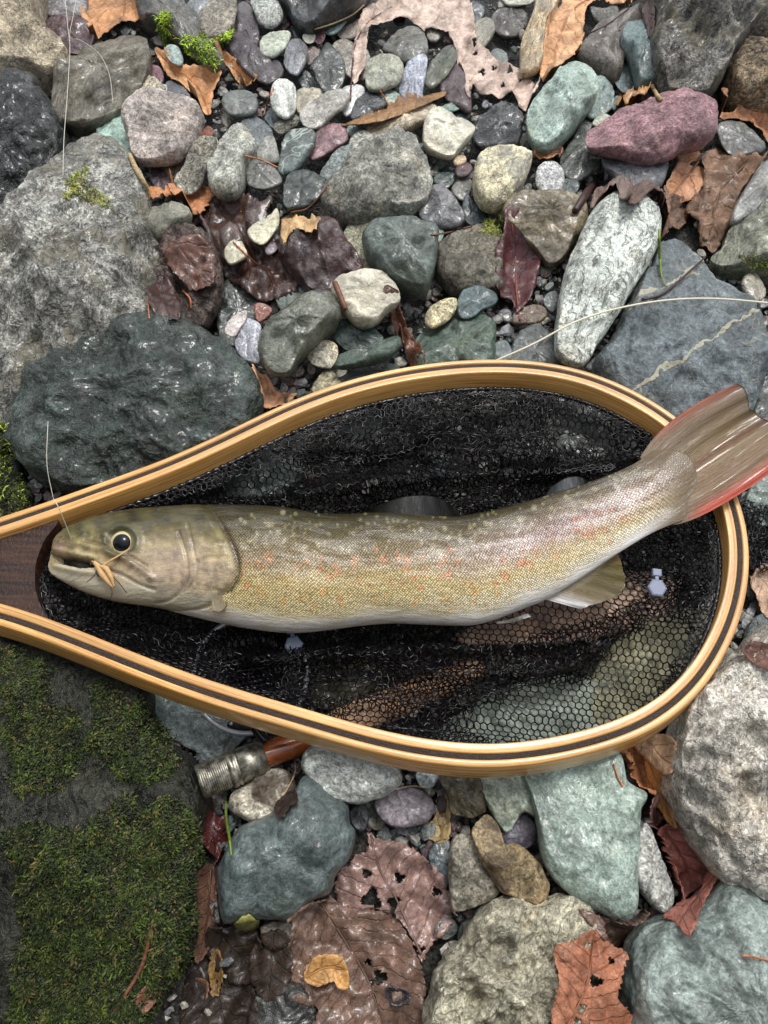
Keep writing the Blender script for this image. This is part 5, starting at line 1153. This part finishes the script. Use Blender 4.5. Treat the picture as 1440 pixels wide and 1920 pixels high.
leaf('curled yellow tan leaf beside the ribbed stone', 'bfa46e', '799,1562 814,1530 819,1500 825,1476 840,1500 844,1541 840,1572 820,1581', lift=.006, curl=.006, rib='829,1580 828,1530 826,1470', step=4)
leaf('dark wine coloured wet leaf below the reel seat', '52211f', '384,1500 411,1488 428,1530 431,1571 417,1613 399,1602 369,1571 358,1545', m='w', crumple=.007, step=4)
leaf('brown curved leaf beside the blue green boulder', '755240', '368,1640 397,1622 408,1680 413,1721 397,1772 370,1804 363,1740 358,1690', lift=.004, crumple=.004, rib='395,1630 390,1700 378,1790', step=4)
leaf('reddish leaf scrap below the mossy boulder', '84533a', '343,1856 370,1833 393,1844 387,1872 360,1878', step=4, m='w')
leaf('brown leaf scrap lying on the moss', '7a4c36', '256,1876 290,1832 303,1860 276,1896', step=4, m='w')
leaf('maroon wet leaf behind the green slab corner', '5f3933', '1195,1522 1209,1488 1242,1498 1250,1545 1215,1550', m='w', step=4)
leaf('dark brown leaf under the green slab tip', '6f5547', '1080,1700 1130,1716 1175,1722 1196,1700 1203,1731 1177,1758 1150,1779 1108,1744', m='w', lift=.001, crumple=.006, step=4)
leaf('brown leaf between the hoop and whitish boulder', '6f4d40', '1383,1222 1410,1204 1450,1218 1480,1262 1420,1254', step=4)
leaf('tan leaf scrap beside the hoop end', 'c9a688', '1405,1095 1416,1066 1432,1062 1450,1090 1490,1100 1490,1150 1440,1165 1420,1130', step=4, crumple=.005)
leaf('orange brown leaf under the teal oblong boulder', 'a06a38', '998,291 1020,277 1052,279 1047,302 1020,313', m='w', step=4)
leaf('dull pinkish dead leaf above the pale boulder', '816b61', '1108,378 1125,350 1155,342 1182,350 1178,380 1145,372 1118,388', crumple=.006, step=4)
leaf('brown dead leaf beside the slate grey stone', '6b5246', '1178,362 1200,355 1238,368 1240,395 1215,378 1185,385', crumple=.005, step=4)
leaf('dark wet fragment on the speckled stone', '33201a', '516,1514 530,1494 552,1480 560,1502 545,1512 532,1532 520,1528', m='w', step=3.5, crumple=.002, cat='leaf')
leaf('yellow green rotting fruit husk beside blue green boulder', '9a9a4e', '443,1738 452,1720 472,1714 487,1726 480,1742 460,1750', step=3.5, cup=-.006, name='fruit_husk', cat='husk')
for i_, (lab, c_, o_) in enumerate([
    ('soaked dark leaf mat beside the blue green boulder', '33271d', '395,1735 440,1728 485,1745 500,1790 470,1840 420,1830 390,1790'),
    ('soaked brown leaf mat beside the rotting leaf', '3a2c22', '480,1760 530,1740 548,1790 540,1850 500,1870 470,1830'),
    ('blackish soaked leaf at foot of moss boulder', '2c2119', '360,1800 410,1790 470,1840 490,1900 470,1975 380,1975 340,1900'),
    ('golden streaked dead leaf beside brown curved leaf', '8a6a34', '398,1790 412,1775 420,1810 415,1850 402,1870 396,1830')]):
    leaf(lab, c_, o_, m='d', crumple=.006, lift=.003, jag=3)
bark = leaf('twisted reddish bark strip beside cream quartz', '63391f', '720,566 745,563 753,590 767,620 787,650 796,690 776,692 758,652 738,612', m='w', crumple=.008, lift=.005, name='bark_strip', cat='bark', step=4)

# ------------------------------------------------------------------ sticks, stems, needles, lines
def simple(name, h_, r=.5):
    b = NB(name); tc = b.n('ShaderNodeTexCoord').outputs['Object']; n_ = b.noise(b.vmath('MULTIPLY', tc, (90, 500, 500)), 1, 4, .6)
    return b.fin(b.scale(rgba(h_)[:3], b.ramp(n_, .3, .7, .6, 1.35)), r, b.bump(n_, .0003, .6))
SM = {k: simple(k, c_, r) for k, c_, r in (('twig_brown', '6b4330', .5), ('needle_orange', 'b5714a', .4), ('stem_green', '6f8430', .35), ('straw', 'a8946c', .6), ('dark_twig', '3a2622', .45), ('pale_root', 'b59a80', .5), ('stick_tan', '98703f', .45))}
def lay(name, label, cat, pp, r, mat, n=30, lift=0.0, smooth=5, group=None):
    P = resample(pts(pp), n, False); hz = np.array([HIT(x, y)[2] for x, y in P])
    k = smooth; pad = np.pad(hz, k, 'edge'); mx = np.array([pad[i:i + 2 * k + 1].max() for i in range(n)])
    mx = np.convolve(np.pad(mx, k, 'edge'), np.ones(2 * k + 1) / (2 * k + 1), 'valid')
    r = np.interp(np.linspace(0, 1, n), np.linspace(0, 1, len(np.atleast_1d(r))), np.atleast_1d(r))
    Wp = U(P[:, 0], P[:, 1], np.maximum(mx, hz) + r * .8 + lift); o0 = Wp.mean(0)
    V, Fs = tube_geo(Wp - o0, r, 7)
    o = mesh_obj(name, V, Fs, mat, loc=o0); return tag(o, label, cat, group)
# flat brown stick
P1 = leaf('flat pointed brown stick across small stones', '9a7244', '643,234 700,212 760,191 830,172 829,181 771,207 711,227 650,236', lift=.007, crumple=.001, curl=.0, cup=-.002, name='stick', cat='stick', step=3.5, jag=.3, flat=1)
lay('fly_line', 'cream fly line running over the pale boulder', 'fishing line', '930,676 1000,645 1080,603 1160,578 1250,563 1340,560 1440,568 1510,576', .00075, CREAM, 60, .002, 12)
lay('leader_line', 'fine clear line hanging across the black boulder', 'fishing line', '121,-20 127,50 131,90 126,180 120,260 118,330', .00028, LINE, 40, .004, 10)
lay('leader_line', 'fine clear loop of line over the wine red stone', 'fishing line', '146,-20 137,30 131,70 150,75 185,100 205,140 212,195', .00024, LINE, 40, .003, 8)
lay('leader_line', 'fine clear leader running over hoop to the trout', 'fishing line', '90,790 88,870 100,935', .00024, LINE, 30, .004, 8)
tip = FHIT(135, 1014)
wl = U(np.array([100., 108., 116.]), np.array([935., 948., 966.]), np.array([.085, .085, .080])); V, Fs = tube_geo(resample(np.vstack([wl, tip[None]]), 24, False), .00028, 6)
tag(mesh_obj('leader_line', V, Fs, LINE), 'fine clear leader end entering the trout snout', 'fishing line')
ND = [('twig', 'thin brown twig lying on bottle green stone', 'twig', '616,342 600,368 575,392 545,398', .0009, 'twig_brown'),
 ('twig', 'long straight twig beside large dark stone', 'twig', '590,55 625,44 660,28 682,10', .0007, 'straw'),
 ('twig', 'thin twig between wet grey and brown boulders', 'twig', '808,441 840,436 885,424', .0007, 'twig_brown'),
 ('needle', 'orange needle beside the egg shaped stone', 'needle', '495,216 500,195 513,165', .0007, 'needle_orange'),
 ('needle', 'orange needle across the wet dark grey stone', 'needle', '460,292 490,300 521,314', .0007, 'needle_orange'),
 ('needle', 'orange needle leaning on the flat stick', 'needle', '713,170 722,185 732,202', .0006, 'needle_orange'),
 ('needle', 'orange needle beside the green stem', 'needle', '437,453 465,480 496,508', .0007, 'needle_orange'),
 ('needle', 'red needle standing by dark green boulder', 'needle', '277,545 278,570 280,598', .0005, 'needle_orange'),
 ('needle', 'curved orange needle on pinkish rough rock', 'needle', '343,545 356,560 358,578', .0007, 'needle_orange'),
 ('sprig', 'bright green jointed stem in wet litter', 'stem', '411,396 430,422 452,450 474,478', [.0012, .0014, .001], 'stem_green'),
 ('grass', 'green grass blade hanging on quartz veined boulder', 'grass', '1236,430 1237,480 1240,515 1248,536', [.0009, .0012, .0004], 'stem_green'),
 ('grass', 'green grass blade beside dark wine leaf', 'grass', '424,1480 424,1530 430,1570 434,1605', [.0007, .001, .0006], 'stem_green'),
 ('stem', 'dark leaf stem crossing the quartz veined boulder', 'stem', '1204,562 1240,552 1275,525 1322,482', [.0012, .0010, .0008], 'dark_twig'),
 ('straw', 'split dry straw below pinkish beige stone', 'straw', '243,290 256,318 272,345 280,365', [.002, .0022, .0012], 'straw'),
 ('root', 'pale curved rootlet over the speckled stone', 'root', '553,1426 554,1445 545,1468 526,1500', .0005, 'pale_root'),
 ('root', 'thin rootlet lying on the pinkish leaf', 'root', '634,1662 660,1672 690,1668 730,1638', .0005, 'pale_root'),
 ('needle', 'needle beside the dark grey pebble', 'needle', '696,1533 706,1550 714,1570', .0006, 'straw'),
 ('twig', 'brown twig lying across the thick moss', 'twig', '292,1705 280,1760 262,1820 215,1895', [.0008, .0012, .0009], 'twig_brown'),
 ('needle', 'pinkish needle on the blue grey boulder', 'needle', '1392,1791 1420,1796 1452,1803', .0006, 'needle_orange'),
 ('needle', 'small orange needle near serrated leaf', 'needle', '1151,1432 1158,1455 1168,1475', .0006, 'needle_orange'),
 ('needle', 'pale needle on the rotting leaf', 'needle', '722,1748 735,1762 742,1773', .0008, 'straw'),
 ('twig', 'wet dark stick beneath the light grey pebble', 'twig', '1078,396 1100,362 1132,320', [.003, .0035, .002], 'dark_twig'),
 ('twig', 'short brown stub stuck on cream quartz', 'twig', '628,530 638,555 648,580', [.0022, .0022, .002], 'twig_brown'),
 ('twig', 'dark stem in gap beside brown curved leaf', 'twig', '405,1610 410,1700 425,1800 412,1870', .0006, 'dark_twig'),
 ('twig', 'short grey twig under the weathered boulder', 'twig', '1222,160 1232,178 1240,188', .0018, 'straw'),
 ('root', 'thin rootlet above the dusty mauve stone', 'root', '742,1480 770,1474 800,1477', .0005, 'pale_root'),
 ('twig', 'thin dark twig over smooth brownish boulder', 'twig', '1100,65 1140,45 1180,15', .0006, 'dark_twig')]
for nm, lab, cat, pp, r, mm in ND: lay(nm, lab, cat, pp, r, SM[mm])

# ------------------------------------------------------------------ moss
b = NB('moss'); at = b.n('ShaderNodeAttribute', attribute_name='Col').outputs['Color']
MOSS = b.fin(at, .55, None, Specular_IOR_Level=.3, Subsurface_Weight=.0)
def moss(label, polys, n, ln, cols, wid=.00045, seed=1, thr=-.9, parent=None, edge=1.0, mound=0.0):
    rg = np.random.default_rng(seed); V, Fs, C = [], [], []
    cl_ = [lin(c_) for c_ in cols]
    for P in polys:
        P = pts(P); lo, hi = P.min(0), P.max(0); k = 0; tries = 0
        while k < n and tries < n * 6:
            tries += 1
            x, y = rg.uniform(lo, hi)
            if not inpoly(np.array([x]), np.array([y]), P)[0]: continue
            nn = noise.fractal(Vector((x / 45, y / 45, seed)), .9, 2, 3); de = distpl(np.array([x]), np.array([y]), P, True)[0]
            if nn < thr + rg.normal() * .12 + .55 * max(0, 1 - de / edge): continue
            cl0 = noise.fractal(Vector((x / 26, y / 26, seed + 9)), .9, 2, 3)
            k += 1
            p = HIT(x, y) + np.array([0, 0, mound * max(0, cl0 + .3)]); th0 = noise.noise(Vector((x / 30, y / 30, seed + 5))) * 6
            base = cl_[rg.integers(len(cl_))] * rg.uniform(.6, 1.25) * np.clip(1 + 1.1 * cl0, .45, 1.9); base = lin('6a5a34') * rg.uniform(.5, 1.1) if rg.random() < .045 else base; L1 = ln * rg.uniform(.7, 1.7)
            for j in range(rg.integers(4, 8)):
                th = th0 + rg.normal() * 1.3; up_ = rg.uniform(.15, 1.1); L0 = L1 * rg.uniform(.5, 1.3)
                d = np.array([math.cos(th), math.sin(th), up_]); d /= np.linalg.norm(d); s_ = np.array([-math.sin(th), math.cos(th), 0]) * wid * rg.uniform(.6, 1.3)
                o = p + rg.normal(size=3) * [.0012, .0012, .0004] - [0, 0, .0003]
                m_ = o + d * L0 * .55 + [0, 0, .0004]; t_ = o + d * L0 + [0, 0, -.25 * L0]
                i = len(V); V += [o - s_ * .5, o + s_ * .5, m_ + s_, m_ - s_, t_]; Fs += [(i, i + 1, i + 2, i + 3), (i + 3, i + 2, i + 4)]
                c_ = base * rg.uniform(.75, 1.25); C += [c_ * .8, c_ * .8, c_, c_, c_ * 1.2]
    o = mesh_obj('moss', V, Fs, MOSS, smooth=False); set_col(o, np.array(C))
    return tag(o, label, 'moss', kind='stuff')
MG = ['182008', '232e0b', '303d10', '1c250b', '404b1b']  # moss greens darkened so the colour carries the lower left shade
moss('thick green moss with shade in its colour covering the large boulder', ['10,1560 50,1545 150,1560 230,1500 335,1500 385,1560 372,1700 355,1800 300,1870 260,1960 20,1960 25,1850 45,1750 30,1650'], 7500, .0032, MG, seed=3, thr=-.75, edge=45, mound=.002)
moss('green moss tufts below the net handle', ['0,1220 60,1225 100,1260 95,1300 40,1310 0,1300', '5,1320 70,1310 140,1330 165,1400 120,1480 30,1490 10,1400', '170,1275 260,1300 290,1340 335,1410 330,1460 240,1470 170,1400'], 1000, .0028, MG, seed=5, thr=-.6, edge=26, mound=.0015)
BG = ['7d9a20', '9ab52c', 'a9c23a', '6a8a1c']
moss('bright green moss tufts on the dark banded rock', ['290,30 320,25 322,60 312,85 300,60', '345,70 385,65 400,90 410,125 380,118 350,100', '400,75 432,60 430,80 410,92'], 130, .0045, BG, seed=7, wid=.0005)
moss('yellow green moss patch on the huge grey boulder', ['125,335 160,312 166,345 190,365 215,395 185,385 150,370 120,375'], 170, .0022, ['6d7a26', '8a9436', '565f22', 'a59e40'], seed=9)
moss('small olive moss tuft beside the maroon leaf', ['912,415 930,398 945,410 942,440 925,448 914,438'], 60, .0042, ['5d6a2c', '7a8438', '8a8a40'], seed=11)
moss('damp moss beside the dark green wet boulder', ['0,790 12,800 18,850 40,910 62,945 30,965 0,970'], 330, .0038, MG + ['8a9a36'], seed=13, thr=-.3)
moss('thin moss streak on the olive layered boulder', ['1380,478 1440,482 1440,512 1400,505'], 50, .0022, ['5d6a2c', '7a8438'], seed=15)

# made-up rocks out of frame, added to keep the sky off the mossy corner
def shade_rock(label, c, sx, sy, hh, seed):
    V = []; n, m = 26, 40
    for i in range(n):
        t = i / (n - 1)
        for j in range(m):
            q = 2 * math.pi * j / m; r = (1 - .35 * t ** 3) * (1 if i < n - 1 else .02)
            p = Vector((math.cos(q), math.sin(q), t * 1.6)); k = 1 + .22 * noise.fractal(p * 1.4 + Vector((seed, 0, 0)), .9, 2, 4)
            V.append((sx * r * k * math.cos(q), sy * r * k * math.sin(q), hh * t * (1 + .1 * noise.noise(p * 2)) - .02))
    o = mesh_obj('rock', V, grid_faces(n, m, True), M['rough'], loc=c); o.color = (.10, .10, .08, 1); return tag(o, label, 'rock')
shade_rock('added unseen rock that shades the mossy boulder', (-.62, -.42, 0), .30, .34, .95, 3)
shade_rock('added unseen rock that shades the rotting leaves', (.0, -.78, 0), .80, .32, 1.0, 8)
